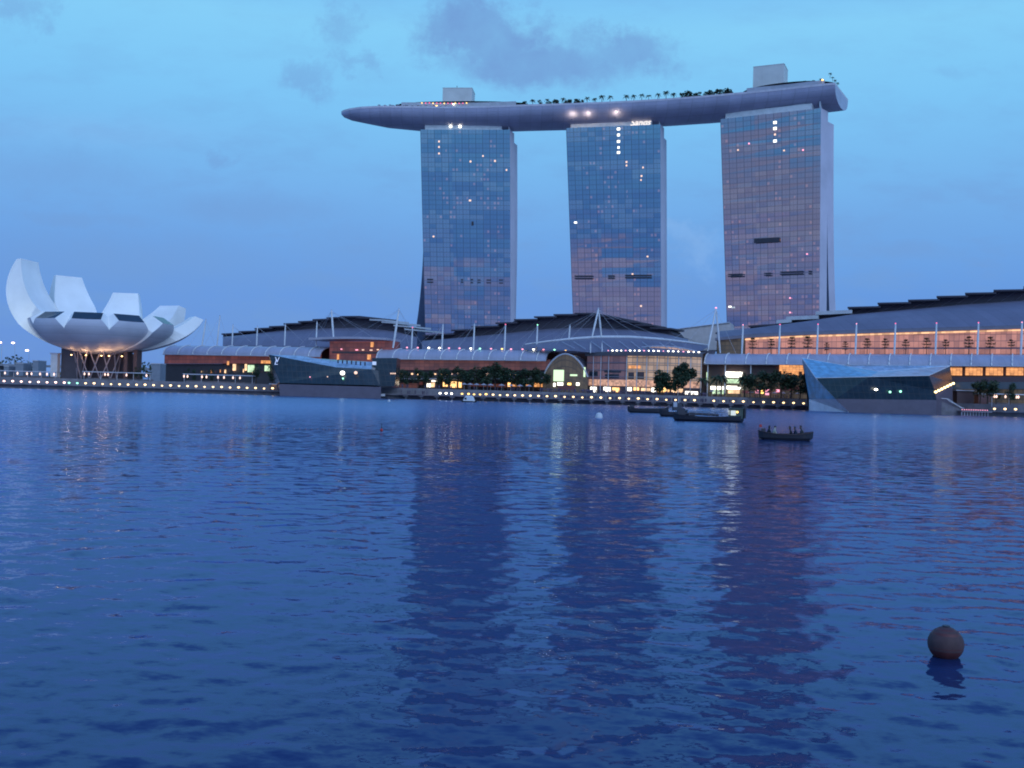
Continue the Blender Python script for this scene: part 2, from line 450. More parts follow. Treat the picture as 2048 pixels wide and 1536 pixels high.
# ------------------------------------------------------------------ water
def make_water():
    rng = np.random.default_rng(3)
    nc = 900
    ang = np.linspace(RAD(-43), RAD(43), nc)
    k = 0.0048
    nr = int(math.log(480 / 7.0) / k)
    rad = 7.0 * np.exp(k * np.arange(nr + 1))
    A, Rr = np.meshgrid(ang, rad)
    X = Rr * np.sin(A); Y = -6 + Rr * np.cos(A)
    Z = np.zeros_like(X)
    dr = k * Rr
    for i in range(130):
        lam = 0.16 * (1.5 / 0.16) ** rng.random()
        th = rng.normal(0.10, 0.62)
        kx, ky = math.sin(th) * 2 * math.pi / lam, -math.cos(th) * 2 * math.pi / lam
        slope = 0.0115 * (1.0 if lam < 0.45 else 0.62)
        amp = slope * lam / (2 * math.pi)
        wgt = np.clip(lam / (3.0 * dr) - 0.6, 0, 1)
        Z += amp * wgt * np.sin(kx * X + ky * Y + rng.random() * 6.283)
    # gusts: patches of rougher and calmer water
    gx = 0.88 + 0.30 * np.sin(X * 0.045 + 1.3 + 0.6 * np.sin(Y * 0.021)) * np.sin(Y * 0.038 + 0.4) + 0.12 * np.sin(X * 0.16 - Y * 0.11)
    Z *= np.clip(gx, 0.3, 1.3)
    fade = np.clip((np.abs(A) - RAD(40)) / RAD(3), 0, 1)
    Z *= (1 - fade)
    Z[0, :] = 0; Z[-1, :] = 0
    co = np.stack([X, Y, Z], -1).reshape(-1, 3)
    nrow = nr + 1
    idx = np.arange(nrow * nc).reshape(nrow, nc)
    q = np.stack([idx[:-1, :-1], idx[:-1, 1:], idx[1:, 1:], idx[1:, :-1]], -1).reshape(-1, 4)
    # calm outer sheet round the fan
    far = 5000.0; r1 = rad[-1]; r0 = rad[0]
    extra = []; ef = []
    def E(x, y): extra.append((x, y, 0.0)); return len(co) + len(extra) - 1
    outer = [E(far * math.sin(a) * 1.3, far * math.cos(a) * 1.3) for a in ang[::45]]
    inner = [int(idx[-1, j]) for j in range(0, nc, 45)]
    for j in range(len(outer) - 1): ef.append((inner[j], inner[j + 1], outer[j + 1], outer[j]))
    cen = E(0, -6)
    for j in range(0, nc - 45, 45): ef.append((cen, int(idx[0, j + 45]), int(idx[0, j])))
    base = [RAD(43) + i * RAD(274) / 20 for i in range(21)]
    o2 = [E(far * math.sin(a) * 1.3, far * math.cos(a) * 1.3) for a in base]
    for j in range(20): ef.append((cen, o2[j + 1], o2[j]))
    allv = np.concatenate([co, np.array(extra)])
    me = bpy.data.meshes.new('water')
    nq = len(q); loops = np.concatenate([q.reshape(-1), np.array([k for f in ef for k in f])])
    tot = np.concatenate([np.full(nq, 4), np.array([len(f) for f in ef])])
    me.vertices.add(len(allv)); me.vertices.foreach_set('co', allv.reshape(-1).astype(np.float32))
    me.loops.add(len(loops)); me.loops.foreach_set('vertex_index', loops.astype(np.int32))
    me.polygons.add(len(tot)); me.polygons.foreach_set('loop_start', np.concatenate([[0], np.cumsum(tot)[:-1]]).astype(np.int32))
    me.update(calc_edges=True)
    me.polygons.foreach_set('use_smooth', [True] * len(me.polygons))
    m = bpy.data.materials.new('bay_water'); m.use_nodes = True
    t = m.node_tree; w = NG(t); t.nodes.remove(t.nodes['Principled BSDF'])
    oc = w.n('ShaderNodeTexCoord').outputs['Object']
    dist = w.vm('LENGTH', oc)
    def slopes(sx, sy, det):
        nd = w.n('ShaderNodeTexNoise'); w.put(nd.inputs['Vector'], w.vm('MULTIPLY', oc, (sx, sy, 1.0)))
        nd.inputs['Scale'].default_value = 1.0; nd.inputs['Detail'].default_value = det; nd.inputs['Roughness'].default_value = 0.6
        return w.vm('SUBTRACT', nd.outputs['Color'], (0.5, 0.5, 0.5))
    far = w.smooth(dist, 6.0, 75.0)
    k1 = w.m('MULTIPLY_ADD', far, 0.70, 0.14)
    ch = w.vm('ADD', w.vm('MULTIPLY', slopes(1.1, 2.4, 4), w.comb(w.m('MULTIPLY', k1, 0.55), k1, 0.0)), w.vm('MULTIPLY', slopes(6.0, 11.0, 2), (0.09, 0.21, 0.0)))
    nn = w.vm('NORMALIZE', w.vm('ADD', w.n('ShaderNodeNewGeometry').outputs['Normal'], ch))
    gl = w.n('ShaderNodeBsdfGlossy'); gl.inputs['Color'].default_value = (0.60, 0.70, 0.95, 1)
    w.put(gl.inputs['Roughness'], w.m('MULTIPLY_ADD', w.smooth(dist, 20.0, 200.0), 0.17, 0.06)); w.put(gl.inputs['Normal'], nn)
    df = w.n('ShaderNodeBsdfDiffuse'); df.inputs['Color'].default_value = (0.014, 0.034, 0.110, 1)
    fr = w.n('ShaderNodeFresnel'); fr.inputs['IOR'].default_value = 1.333; w.put(fr.inputs['Normal'], nn)
    mx = w.n('ShaderNodeMixShader'); t.links.new(fr.outputs[0], mx.inputs[0]); t.links.new(df.outputs[0], mx.inputs[1]); t.links.new(gl.outputs[0], mx.inputs[2])
    t.links.new(mx.outputs[0], t.nodes['Material Output'].inputs[0])
    me.materials.append(m)
    o = bpy.data.objects.new('water', me); COL.objects.link(o)
    tag(o, 'wide rippled blue bay water mirroring the three towers', 'water', kind='structure')
make_water()

# ------------------------------------------------------------------ ground, quay, boardwalk
def dM(x): return 530.0 - 0.0803 * (x - 330)          # mall front line: world Y for photo column x
def mallpt(x):
    d = dM(x); return Vector(((x - 1024) / F * d, d, 0))
def malldir(x):
    t = (mallpt(x + 1) - mallpt(x - 1)).normalized(); return t
def mallback(x):
    t = malldir(x); return Vector((-t.y, t.x, 0))       # points away from the water
def mallang(x):
    t = malldir(x); return math.atan2(t.y, t.x)
QY = 415.0
ZB, ZU = 2.0, 4.6                                      # boardwalk and upper promenade levels
def gx(x, d=QY): return (x - 1024) / F * d
front = [(-700, 470), (-330, QY), (gx(556), QY), (gx(760), QY), (gx(1614), QY), (gx(1880, 392), 392), (gx(2060, 366), 366), (gx(2350, 340), 340), (500, 250)]
mid = [(-700, 482), (-330, QY + 9), (gx(556), QY + 9), (gx(760), QY + 12), (gx(1614), QY + 12), (gx(1880, 392), 404), (gx(2060, 366) + 2, 378), (gx(2350, 340) + 4, 352), (520, 262)]
m = MB()
m.loft([[Vector((x, y, ZB)) for x, y in front], [Vector((x, y, ZB)) for x, y in mid], [Vector((x, y, ZU)) for x, y in mid]])
m.loft([[Vector((x, y + 2.5 if False else y, -2.0)) for x, y in [(a, b + 2.0) for a, b in front]], [Vector((x, y, ZB - 0.5)) for x, y in [(a, b + 2.0) for a, b in front]]])
m.loft([[Vector((x, y, ZB - 0.5)) for x, y in [(a, b + 2.0) for a, b in front]], [Vector((x, y, ZB - 0.5)) for x, y in front], [Vector((x, y, ZB)) for x, y in front]])
tag(m.build('promenade', M_conc), 'grey stepped waterfront promenade along the far shore', 'promenade', kind='structure')
m = MB()
farr = [(-4000, 5500), (-900, 5500), (-300, 5500), (0, 5500), (400, 5500), (900, 5500), (1500, 5500), (2500, 5500), (4000, 5500)]
m.loft([[Vector((x, y, ZU)) for x, y in mid], [Vector((x, y, ZU)) for x, y in farr]])
tag(m.build('ground', M_paving), 'flat paved land behind the waterfront reaching the horizon', 'ground', kind='structure')
# boardwalk on piles along the middle
bw = thing('boardwalk', 'timber boardwalk on short white-capped piles in front of the mall', 'boardwalk', (gx(1180), QY, 0), kind='structure')
m = MB(); m.slab((gx(800), QY - 3.0), (gx(1612), QY - 3.0), (0, 3.2, 0), ZB - .35, ZB + .02); m.build('deck', mat('boardwalk_timber', (0.17, 0.14, 0.16), .75), bw)
x = 812
while x < 1606:
    m = MB(); X = gx(x, QY - 2.2)
    m.tube([(X, QY - 1.6, -2), (X, QY - 1.6, ZB - .9)], .34, 8); m.box((X, QY - 1.7, ZB - .65), 1.9, 1.8, .55)
    m.build('pile', M_conc, bw); x += 31
# ------------------------------------------------------------------ hotel towers
def tower(name_label, top, bot, zroof, rear_top, rear_bot, seed, litk, windows, louvres, crown, skew):
    """top/bot: ground points of the facade's left and right edges at roof and foot level."""
    tl, tr = Vector((*top[0], 0)), Vector((*top[1], 0)); bl, br = Vector((*bot[0], 0)), Vector((*bot[1], 0))
    nb = Vector((-(tr - tl).y, (tr - tl).x, 0)).normalized()
    c = (bl + br) / 2
    t = thing('hotel_tower', name_label, 'tower', (c.x, c.y, ZU))
    zb = ZU
    def edge(a, b, z):
        k = (z - zb) / (zroof - zb); return lerp(Vector((b.x, b.y, 0)), Vector((a.x, a.y, 0)), k) + UP * z
    def bulge(k): return nb * (-2.2 * math.sin(math.pi * k) * 0)      # face stays flat
    zs = [zb + (zroof - zb) * i / 20 for i in range(21)]
    m = MB()
    rows = [[edge(tl, bl, z), edge(tr, br, z)] for z in zs]
    m.loft(rows, uv=lambda i, k: (13.0 * k, 55.0 * i / 20))
    m.build('glass_facade', tower_glass('tower_glass', seed, litk), t)
    # front slab: ends, back, roof
    m = MB(); th = nb * 10.0; us = (tr - tl).normalized() * skew
    rf = [[edge(tr, br, z) + nb * .003, edge(tr, br, z) + th + us * .5] for z in zs]; m.loft(rf)
    lf = [[edge(tl, bl, z) + th, edge(tl, bl, z) + nb * .003] for z in zs]; m.loft(lf)
    m.loft([[r[1], l[0]] for r, l in zip(rf, lf)])
    m.poly([rf[-1][0], rf[-1][1], lf[-1][0], lf[-1][1]])
    m.build('end_wall', M_end, t)
    # rear slab, splayed towards the foot
    m = MB(); h2 = zroof - 6
    def rear(s, k):
        p0, sv = rear_bot[s]; return lerp(Vector((*p0, 0)), Vector((*rear_top[s], 0)), k[0]) + sv * (1 - k[1])
    def q(z):
        k = (z - zb) / (h2 - zb); e = 1 - (1 - k) ** 3.0
        return (k, e)
    R2 = []
    for i in range(17):
        z = zb + (h2 - zb) * i / 16; e = q(z)
        A, B = rear(0, e), rear(1, e) + us * .55; R2.append([A + UP * z, B + UP * z, B + nb * 9 + us * .45 + UP * z, A + nb * 9 + UP * z])
    m.loft([[r[1], r[2]] for r in R2]); m.poly(R2[-1]); m.build('rear_end_wall', M_end, t)
    m = MB(); m.loft([[r[2], r[3], r[0], r[1]] for r in R2]); m.build('rear_slab', mat('rear_glass', (.09, .125, .21), .3), t)
    # dark recess between the slabs
    m = MB(); ins = (tr - tl).normalized()
    rows = []
    for i in range(17):
        z = zb + (h2 - zb) * i / 16; e = q(z)
        rows.append([edge(tr, br, z) + th + us * .5 - ins * 1.2 - nb * .5, rear(1, e) + us * .55 - ins * 1.2 + UP * z + nb * .5])
    m.loft(rows)
    rows = [[r[1] - (tr - tl).normalized() * 45, r[0] - (tr - tl).normalized() * 45] for r in rows]
    m.loft(rows); m.build('atrium_glass', M_dkglass, t)
    # crown: set-back pale terrace with glass rail
    m = MB(); u = (tr - tl).normalized(); Wd = (tr - tl).length
    a0 = tl + u * 3.0 + nb * 1.6; b0 = tr - u * 6.0 + nb * 1.6
    m.slab((a0.x, a0.y), (b0.x, b0.y), nb * 14, zroof + .02, zroof + 4.0)
    m.build('roof_terrace', mat('terrace_pale', (0.66, 0.70, 0.70), .4), t)
    m = MB(); s0, s1 = crown
    a1 = tl + u * (Wd * s0) + nb * 3; b1 = tl + u * (Wd * s1) + nb * 3
    m.slab((a1.x, a1.y), (b1.x, b1.y), nb * 10, zroof + 4.02, zroof + 5.9)
    m.build('plant_screen', M_lightpan, t)
    # tall pale fin at the right-hand corner, rising to the hull above
    m = MB(); fa = tr - u * .7
    m.hexa([fa + UP * (zroof - 6) + nb * 2.2, fa + u * .9 + UP * (zroof - 6) + nb * 2.2, fa + u * .9 + nb * 8 + UP * (zroof - 6), fa + nb * 8 + UP * (zroof - 6)],
           [fa + UP * (zroof + 6.5) + nb * 3 - u * 1.2, fa + UP * (zroof + 6.5) + nb * 3 - u * .4, fa + nb * 5 - u * .4 + UP * (zroof + 6.5), fa + nb * 5 - u * 1.2 + UP * (zroof + 6.5)])
    m.build('corner_fin', M_steel, t)
    for kk in (.12, .38, .62, .86):
        p0 = tl + u * (Wd * kk) + nb * 8
        m = MB(); m.tube([p0 + UP * zroof, p0 + UP * (zroof + 8)], .7, 8); m.build('hull_support', M_steel, t)
    def onface(px, py, off=-.25):
        v = R @ Vector(((px - 1024) / F, (768 - py) / F, -1.0))
        o = Vector((0, 0, CAM_H)); pn = nb
        k = (tl - Vector((o.x, o.y, 0))).dot(pn) / Vector((v.x, v.y, 0)).dot(pn)
        return o + v * k + nb * off
    for (px, py, w, h, mt) in windows:
        w *= .8 if mt is G_sign else .62; h *= .62 if mt is G_sign else .55
        cc = onface(px, py, -.10); m = MB()
        m.hexa([cc + u * sx * w / 2 + nb * sy * .08 + UP * (-h / 2) for sx, sy in ((-1, -1), (1, -1), (1, 1), (-1, 1))],
               [cc + u * sx * w / 2 + nb * sy * .08 + UP * (h / 2) for sx, sy in ((-1, -1), (1, -1), (1, 1), (-1, 1))])
        m.build('lit_window', mt, t)
    for (x0, x1, y0, y1) in louvres:
        a = onface((x0 + x1) / 2, (y0 + y1) / 2, -.14); w = (onface(x1, y0) - onface(x0, y0)).length; h = abs(onface(x0, y0).z - onface(x0, y1).z)
        m = MB()
        m.hexa([a + u * sx * w / 2 + nb * sy * .12 + UP * (-h / 2) for sx, sy in ((-1, -1), (1, -1), (1, 1), (-1, 1))],
               [a + u * sx * w / 2 + nb * sy * .12 + UP * (h / 2) for sx, sy in ((-1, -1), (1, -1), (1, 1), (-1, 1))])
        m.build('louvre', M_dark, t)
    return t, tl, tr, nb, u
ZR = 187.0
def corner(x, y, x2, y2, z=ZR):
    """ground points under two roof corners seen at the given pixels."""
    out = []
    for (a, b) in ((x, y), (x2, y2)):
        hz = 787 + (a - 1024) * .0279
        d = F * (z - CAM_H) / (hz - b) ; p = P(a, b, d); out.append((p.x, p.y))
    return out
def footpt(top, px, py):
    """where the facade edge, continued to the ground, lands: edge passes pixel (px,py) at the top edge's depth."""
    d = top[1]; p = P(px, py, d); zt = ZR
    k = (zt - ZU) / (zt - p.z)
    return (top[0] + (p.x - top[0]) * k, d)
W1 = 2.6
t3 = corner(840.5, 258, 1020, 258.5); b3 = [footpt(t3[0], 850, 660), footpt(t3[1], 1021, 640)]
t2 = corner(1132, 255, 1321, 247.5); b2 = [footpt(t2[0], 1146, 640), footpt(t2[1], 1322, 640)]
t1 = corner(1440.5, 237, 1642, 214.5); b1 = [footpt(t1[0], 1453, 630), footpt(t1[1], 1639, 600)]
def off(p, nb, k, side=0, u=Vector((1, 0, 0))): return (p[0] + nb.x * k + u.x * side, p[1] + nb.y * k + u.y * side)
def nbu(tp):
    a, b = Vector((*tp[0], 0)), Vector((*tp[1], 0)); u = (b - a).normalized(); return Vector((-u.y, u.x, 0)), u
def rears(tp, bt, kb, sl, sr, kt=10.6):
    nb, u = nbu(tp)
    return [off(tp[0], nb, kt), off(tp[1], nb, kt, -.5, u)], [(off(bt[0], nb, kt), nb * (kb - kt) + u * sl), (off(bt[1], nb, kt, -.5, u), nb * (kb - kt) + u * sr)]
wp = G_win
rt, rb = rears(t3, b3, 28, -23, -6)
T3 = tower('blue glass hotel tower under the pointed bow of the roof park, pinkish low corner', t3, b3, ZR, rt, rb, 3.0, .16,
      [(878, 283, 1.6, 2.2, wp), (878, 294, 1.6, 2.2, wp), (878, 307, 1.8, 2.0, wp), (941, 323, 1.8, 2.2, wp), (990, 322, 1.8, 2.2, wp), (1013, 340, 1.6, 2, wp), (940, 401, 2.4, 2, wp),
       (867, 473, 1.8, 1.8, wp), (966, 312, 1.6, 2, wp)],
      [(854, 866, 557.5, 560), (854, 866, 563, 565.5), (922, 926, 558, 560.5), (922, 926, 563, 565.5), (941, 946, 558, 560.5), (941, 946, 564, 566.5), (955, 961, 559, 561), (955, 961, 564, 566),
       (973, 982, 559, 561), (973, 982, 564.5, 566.5), (998, 1006, 559, 561), (998, 1006, 565, 567), (943, 947, 443, 451)], (.2, .53), 4.0)
rt, rb = rears(t2, b2, 22, 7, -1.5)
T2 = tower('middle glass hotel tower with the glowing script sign and a bright column of windows', t2, b2, ZR, rt, rb, 11.0, .21,
      [(1237, 258, 2.6, 2.6, G_sign), (1237, 270, 2.2, 2.6, G_sign), (1237, 283, 2.4, 2.6, G_sign), (1237, 295, 1.6, 2.4, G_sign), (1237, 305, 2.4, 2.6, G_sign), (1151, 445, 2.2, 1.8, G_sign),
       (1283, 352, 1.8, 2.0, wp), (1253, 324, 1.8, 2, wp), (1295, 513, 1.8, 1.6, wp), (1265, 548, 1.8, 1.6, wp), (1286, 335, 1.4, 2, wp), (1253, 331, 1.4, 2, wp), (1282, 360, 1.4, 1.8, wp), (1282, 612, 1.8, 2, wp)],
      [(1149, 1186, 551, 553.2), (1149, 1186, 555.6, 558), (1216, 1229, 550.5, 553), (1216, 1229, 555, 557.5), (1250, 1303, 549.5, 552), (1250, 1303, 554, 556.5)], (.22, .66), 2.8)
rt, rb = rears(t1, b1, 27, 6, 3.0)
T1 = tower('glass hotel tower under the blunt stern of the roof park, flushed pink', t1, b1, ZR, rt, rb, 23.0, .17,
      [(1550, 245, 2.6, 2.6, G_sign), (1550, 257, 2.6, 2.8, G_sign), (1550, 269, 1.8, 2.2, wp), (1550, 282, 2.6, 2.6, G_sign), (1460, 613.5, 2.4, 1.6, G_sign), (1606, 300, 1.4, 1.6, G_pink), (1498, 287, 1.4, 1.6, G_pink),
       (1476, 300, 1.6, 1.6, wp), (1568, 301, 1.6, 1.6, wp), (1580, 596, 1.4, 1.6, G_pink), (1580, 625, 1.4, 1.6, G_pink), (1614, 508, 1.4, 1.4, G_pink)],
      [(1508, 1559, 476, 485), (1456, 1485, 547.5, 549.6), (1456, 1485, 551.3, 553.6), (1528, 1542, 545.5, 547.5), (1528, 1542, 549.5, 551.5), (1560, 1606, 542.5, 544.8), (1560, 1606, 547, 549.5), (1617, 1623, 541.5, 544), (1617, 1623, 546, 548.5)], (.45, .84), 4.6)
# the script sign on the middle tower's terrace wall
def text_mesh(body, size, shear, name, m, origin, u, parent, thick=.15, bold=0.0):
    cu = bpy.data.curves.new(name, 'FONT'); cu.body = body; cu.size = size; cu.shear = shear; cu.extrude = thick; cu.offset = bold
    cu.align_x = 'CENTER'; cu.align_y = 'CENTER'
    tmp = bpy.data.objects.new('tmp_text', cu); COL.objects.link(tmp)
    dg = bpy.context.evaluated_depsgraph_get()
    me = bpy.data.meshes.new_from_object(tmp.evaluated_get(dg)); bpy.data.objects.remove(tmp)
    me.name = name; me.materials.clear(); me.materials.append(m)
    o = bpy.data.objects.new(name, me); COL.objects.link(o); o.parent = parent
    mw = Matrix(((u.x, 0, u.y, 0), (u.y, 0, -u.x, 0), (0, 1, 0, 0), (0, 0, 0, 1)))
    o.matrix_local = Matrix.Translation(Vector(origin) - ORIGIN[parent.name]) @ mw
    ORIGIN[o.name] = ORIGIN[parent.name]
    return o
tt, tl, tr, nb, u = T2
pz = tl + u * ((tr - tl).length * .785) + nb * 1.35 + UP * (ZR + 2.05)
text_mesh('Sands', 6.0, .35, 'script_sign', glow_mat('sign_script', (1.0, 0.86, 0.72), 1.0), pz, u, tt, .1, .03)
tt, tl, tr, nb, u = T3
for px in (.335, .44):
    m = MB(); m.ball(tl + u * ((tr - tl).length * px) + nb * 1.4 + UP * (ZR + 2.6), .9, .4, .8); m.build('terrace_lamp', G_lampw, tt)

# ------------------------------------------------------------------ the ship-shaped roof park
ZD = 200.0
sp = thing('roof_park', 'long lavender ship-shaped park resting across the tops of three towers', 'roof park', (0, 690, ZD))
SEC = [(x_ - 5.5, *r_) for x_, *r_ in [(-121.5, 711.0, 0.6, 1.0), (-119.5, 707.5, 7.5, 3.0), (-114, 702.6, 16, 5.0), (-105, 697.6, 25, 7.2), (-90, 693.8, 32, 9.2), (-68, 692.4, 36.5, 10.3), (-44, 691.2, 38, 10.8), (-19, 687.5, 38, 10.8), (6, 682, 38, 10.8), (32, 676.8, 38, 10.8),
       (59, 671, 38, 10.8), (80, 665.5, 38, 10.8), (101, 659, 38, 10.8), (124, 650.5, 38, 10.8), (147, 641, 38, 10.8), (168, 631.5, 38, 10.6), (183, 624, 38, 10.4), (195.5, 618, 38, 10.2), (200, 616.4, 38, 9.8)]]
def secdir(i):
    a, b = SEC[max(i - 1, 0)], SEC[min(i + 1, len(SEC) - 1)]
    if i <= 2: return Vector((0.0, 1, 0)) if i else Vector((.15, 1, 0)).normalized()
    if i >= len(SEC) - 2: return Vector((.50, .866, 0))
    t = Vector((b[0] - a[0], b[1] - a[1], 0)).normalized(); return Vector((-t.y, t.x, 0))
NS = 18
rows, edgeF, edgeB = [], [], []
for i, (x, y, w, b) in enumerate(SEC):
    n = secdir(i); p = Vector((x, y, 0)); r = []
    if i in (3, 4): n = (n + Vector((0, 1, 0)) * .6).normalized()
    for k in range(NS + 1):
        s = math.pi * k / NS
        r.append(p + n * (w / 2 * (1 - math.cos(s))) + UP * (ZD - b * abs(math.sin(s)) ** .82))
    rows.append(r); edgeF.append((p, n, w)); 
m = MB(); m.loft(rows); m.poly(rows[-1][::-1])
hull = m.build('hull', M_hull, sp, smooth=True)
try:
    hull.data.set_sharp_from_angle(angle=RAD(40))
except Exception: pass
# parapet fascia: pale rim standing on the hull edge
m = MB(); rim = []
for (p, n, w) in edgeF:
    rim.append((p - n * .12, p + n * (w + .12)))
loop = [a for a, b in rim] + [b for a, b in rim[::-1]]
lo = [q + UP * (ZD - .25) for q in loop]; hi = [q + UP * (ZD + 1.15) for q in loop]
m.loft([lo + [lo[0]], hi + [hi[0]]]); m.build('parapet', mat('parapet_pale', (.56, .54, .60), .4), sp)
m = MB(); m.loft([[p + UP * (ZD + .3), p + n * w + UP * (ZD + .3)] for (p, n, w) in edgeF]); m.build('deck', M_paving, sp)
def spk(X):
    """front-edge point, inward normal at world x."""
    for i in range(len(SEC) - 1):
        if SEC[i][0] <= X <= SEC[i + 1][0]: break
    k = (X - SEC[i][0]) / (SEC[i + 1][0] - SEC[i][0])
    return lerp(edgeF[i][0], edgeF[i + 1][0], k), lerp(edgeF[i][1], edgeF[i + 1][1], k).normalized(), lerp(SEC[i][2], SEC[i + 1][2], k)
def pxX(px, d=680):
    X = (px - 1024) / F * d - 5.5
    for _ in range(6):
        p, n, w = spk(max(-126.5, min(190.5, X))); X = (px - 1024) / F * (p.y + 4) - 5.5
    return max(-126.5, min(191, X))
def lens_roof(px0, px1, z, dep0, dep1, th, m_, name, wall=None, n=22, taper=.25, inset=3):
    m = MB(); rows = []; X0, X1 = pxX(px0), pxX(px1)
    for i in range(n + 1):
        k = i / n; X = lerp(X0, X1, k); p, nn, w = spk(X)
        s = max(.04, math.sin(math.pi * min(1, max(0, lerp(.02, .98, k)))) ** taper)
        c = p + nn * ((dep0 + dep1) / 2); h = (dep1 - dep0) / 2 * s
        zz = z + (1 - (2 * k - 1) ** 2) * 1.0
        rows.append([c - nn * h + UP * zz, c - nn * h * .7 + UP * (zz + th), c + nn * h * .7 + UP * (zz + th), c + nn * h + UP * zz, c + UP * (zz - .3)])
    m.loft(rows, closed=True); m.poly(rows[0]); m.poly(rows[-1][::-1])
    o = m.build(name, m_, sp)
    if wall:
        m = MB(); rows = []
        for i in range(n + 1):
            X = lerp(X0, X1, .06 + .88 * i / n); p, nn, w = spk(X)
            rows.append([p + nn * (dep0 + inset) + UP * (ZD + .32), p + nn * (dep0 + inset) + UP * (z + .2)])
        m.loft(rows, uv=lambda i, k: (i * 3.0, k * 4.0)); m.build(wall[0], wall[1], sp)
    return o
lens_roof(786, 1046, ZD + 4.6, 3, 30, .8, M_truss, 'canopy_roof', ('restaurant_wall', mat('restaurant_pale', (.45, .47, .50), .35)), inset=1.0)
lens_roof(832, 962, ZD + 6.0, 8, 26, .5, M_truss, 'upper_roof')
lens_roof(1480, 1697, ZD + 4.2, 2, 34, .9, M_truss, 'stern_roof', ('lounge_wall', mat('lounge_pale', (.42, .44, .50), .35)), taper=.22, inset=1.2)
for i in range(13):
    X = pxX(843 + i * 7.4); p, n, w = spk(X); m = MB(); m.ball(p + n * 3.4 + UP * (ZD + 4.3 + random.uniform(-.1, .25)), .42, .3, .36, 8, 5); m.build('deck_lamp', G_red if i % 3 else G_gold, sp)
for px, yy_ in ((907, 3.2), (1642, 4.2), (873, 2.0)):
    p, n, w = spk(pxX(px)); m = MB(); m.ball(p + n * 1.9 + UP * (ZD + yy_), .7, .4, .5, 8, 5); m.build('deck_lamp', G_lampw if px == 907 else G_gold, sp)
ps = thing('deck_parasol', 'tiny white parasol on the bow deck of the roof park', 'parasol', (0, 0, -500), 'white parasols on the bow deck'); ORIGIN[ps.name] = Vector((0, 0, 0))
m = MB(); m.tube([(0, 0, 0), (0, 0, 2.1)], .06, 5); m.build('pole', M_steel, ps)
m = MB(); m.tube([(0, 0, 1.9), (0, 0, 2.5)], [1.15, .05], 8); m.build('canopy', M_white, ps); learn(ps)
for i in range(15):
    p, n, w = spk(pxX(758 + i * 9.2 + (i % 3) * 2)); q_ = p + n * (2.0 + (i % 2) * 1.2) + UP * (ZD + .3)
    if i == 0: ps.location = q_
    else: dup(ps, q_)
def lift_box(px0, px1, ytop, d, dep, lab):
    a, b = P(px0, 200, d), P(px1, 200, d); zt = P((px0 + px1) / 2, ytop, d).z
    p, n, w = spk(max(-110, min(190, a.x))); u = Vector((n.y, -n.x, 0)); L = (b.x - a.x) / u.x
    m = MB(); A = Vector((a.x, d, 0)); B = A + u * L
    m.slab((A.x, A.y), (B.x, B.y), n * dep, ZD + .35, zt)
    for k in range(1, 6):
        q_ = lerp(A, B, k / 6); m.slab((q_.x - .06, q_.y - .05), (q_.x + .06, q_.y - .05), n * .1, ZD + .4, zt - .05)
    m.slab((A - u * .15 - n * .15)[:2], (B + u * .15 - n * .15)[:2], n * (dep + .3), zt, zt + .35)
    return m.build('lift_house', mat('lift_house_panel', (.62, .64, .60), .5, scale=.1), sp)
lift_box(885, 944, 177, 707, 15, '')
lift_box(1505, 1560, 135, 648, 15, '')
m = MB(); pz = P(914, 174, 710); m.tube([pz - UP * 1.5, pz + UP * .8], .25); m.build('aerial', M_dark, sp)
# floodlit patches under the hull: real lamps on the middle tower's terrace
for px, py in ((1147, 231), (1177, 227.5), (1233, 223)):
    X = (px - 1024) / F * 668 - 5.5; p, n, w = spk(X)
    m = MB(); q_ = p + n * 3.2 - n * 4.4 + UP * (ZD - 10.4); m.box(q_, .5, .5, .35); fx = m.build('floodlight', M_dark, sp)
    L = bpy.data.lights.new('flood_bulb', 'POINT'); L.energy = 800; L.color = (1, .78, .60); L.shadow_soft_size = .3
    lo_ = bpy.data.objects.new('flood_bulb', L); COL.objects.link(lo_); lo_.location = p + n * .5 + UP * (ZD - 7.6)

# ------------------------------------------------------------------ plants
def leaf_cloud(seed, rx, ry, rz, n, size, cz, lumps=9, flat=0.0):
    rnd = random.Random(seed); m = MB(); cs = []
    for i in range(lumps):
        a = rnd.uniform(0, 6.28); r = math.sqrt(rnd.random()) * .72; h = rnd.uniform(-.75, .8)
        s = math.sqrt(max(.1, 1 - h * h * .7)); cs.append((Vector((rx * r * s * math.cos(a), ry * r * s * math.sin(a), cz + rz * h)), rnd.uniform(.28, .5)))
    for i in range(n):
        c, rr = cs[rnd.randrange(lumps)]
        v = Vector((rnd.gauss(0, 1), rnd.gauss(0, 1), rnd.gauss(0, 1))).normalized() * (rnd.random() ** .4) * rr
        p = c + Vector((v.x * rx, v.y * ry, v.z * rz))
        a = Vector((rnd.gauss(0, 1), rnd.gauss(0, 1), rnd.gauss(0, .6))).normalized(); b = a.cross(Vector((rnd.gauss(0, 1), rnd.gauss(0, 1), rnd.gauss(0, 1)))).normalized()
        s = size * rnd.uniform(.6, 1.4)
        m.add([p - a * s, p + b * s * .6, p + a * s, p - b * s * .6], [(0, 1, 2, 3)])
    return m
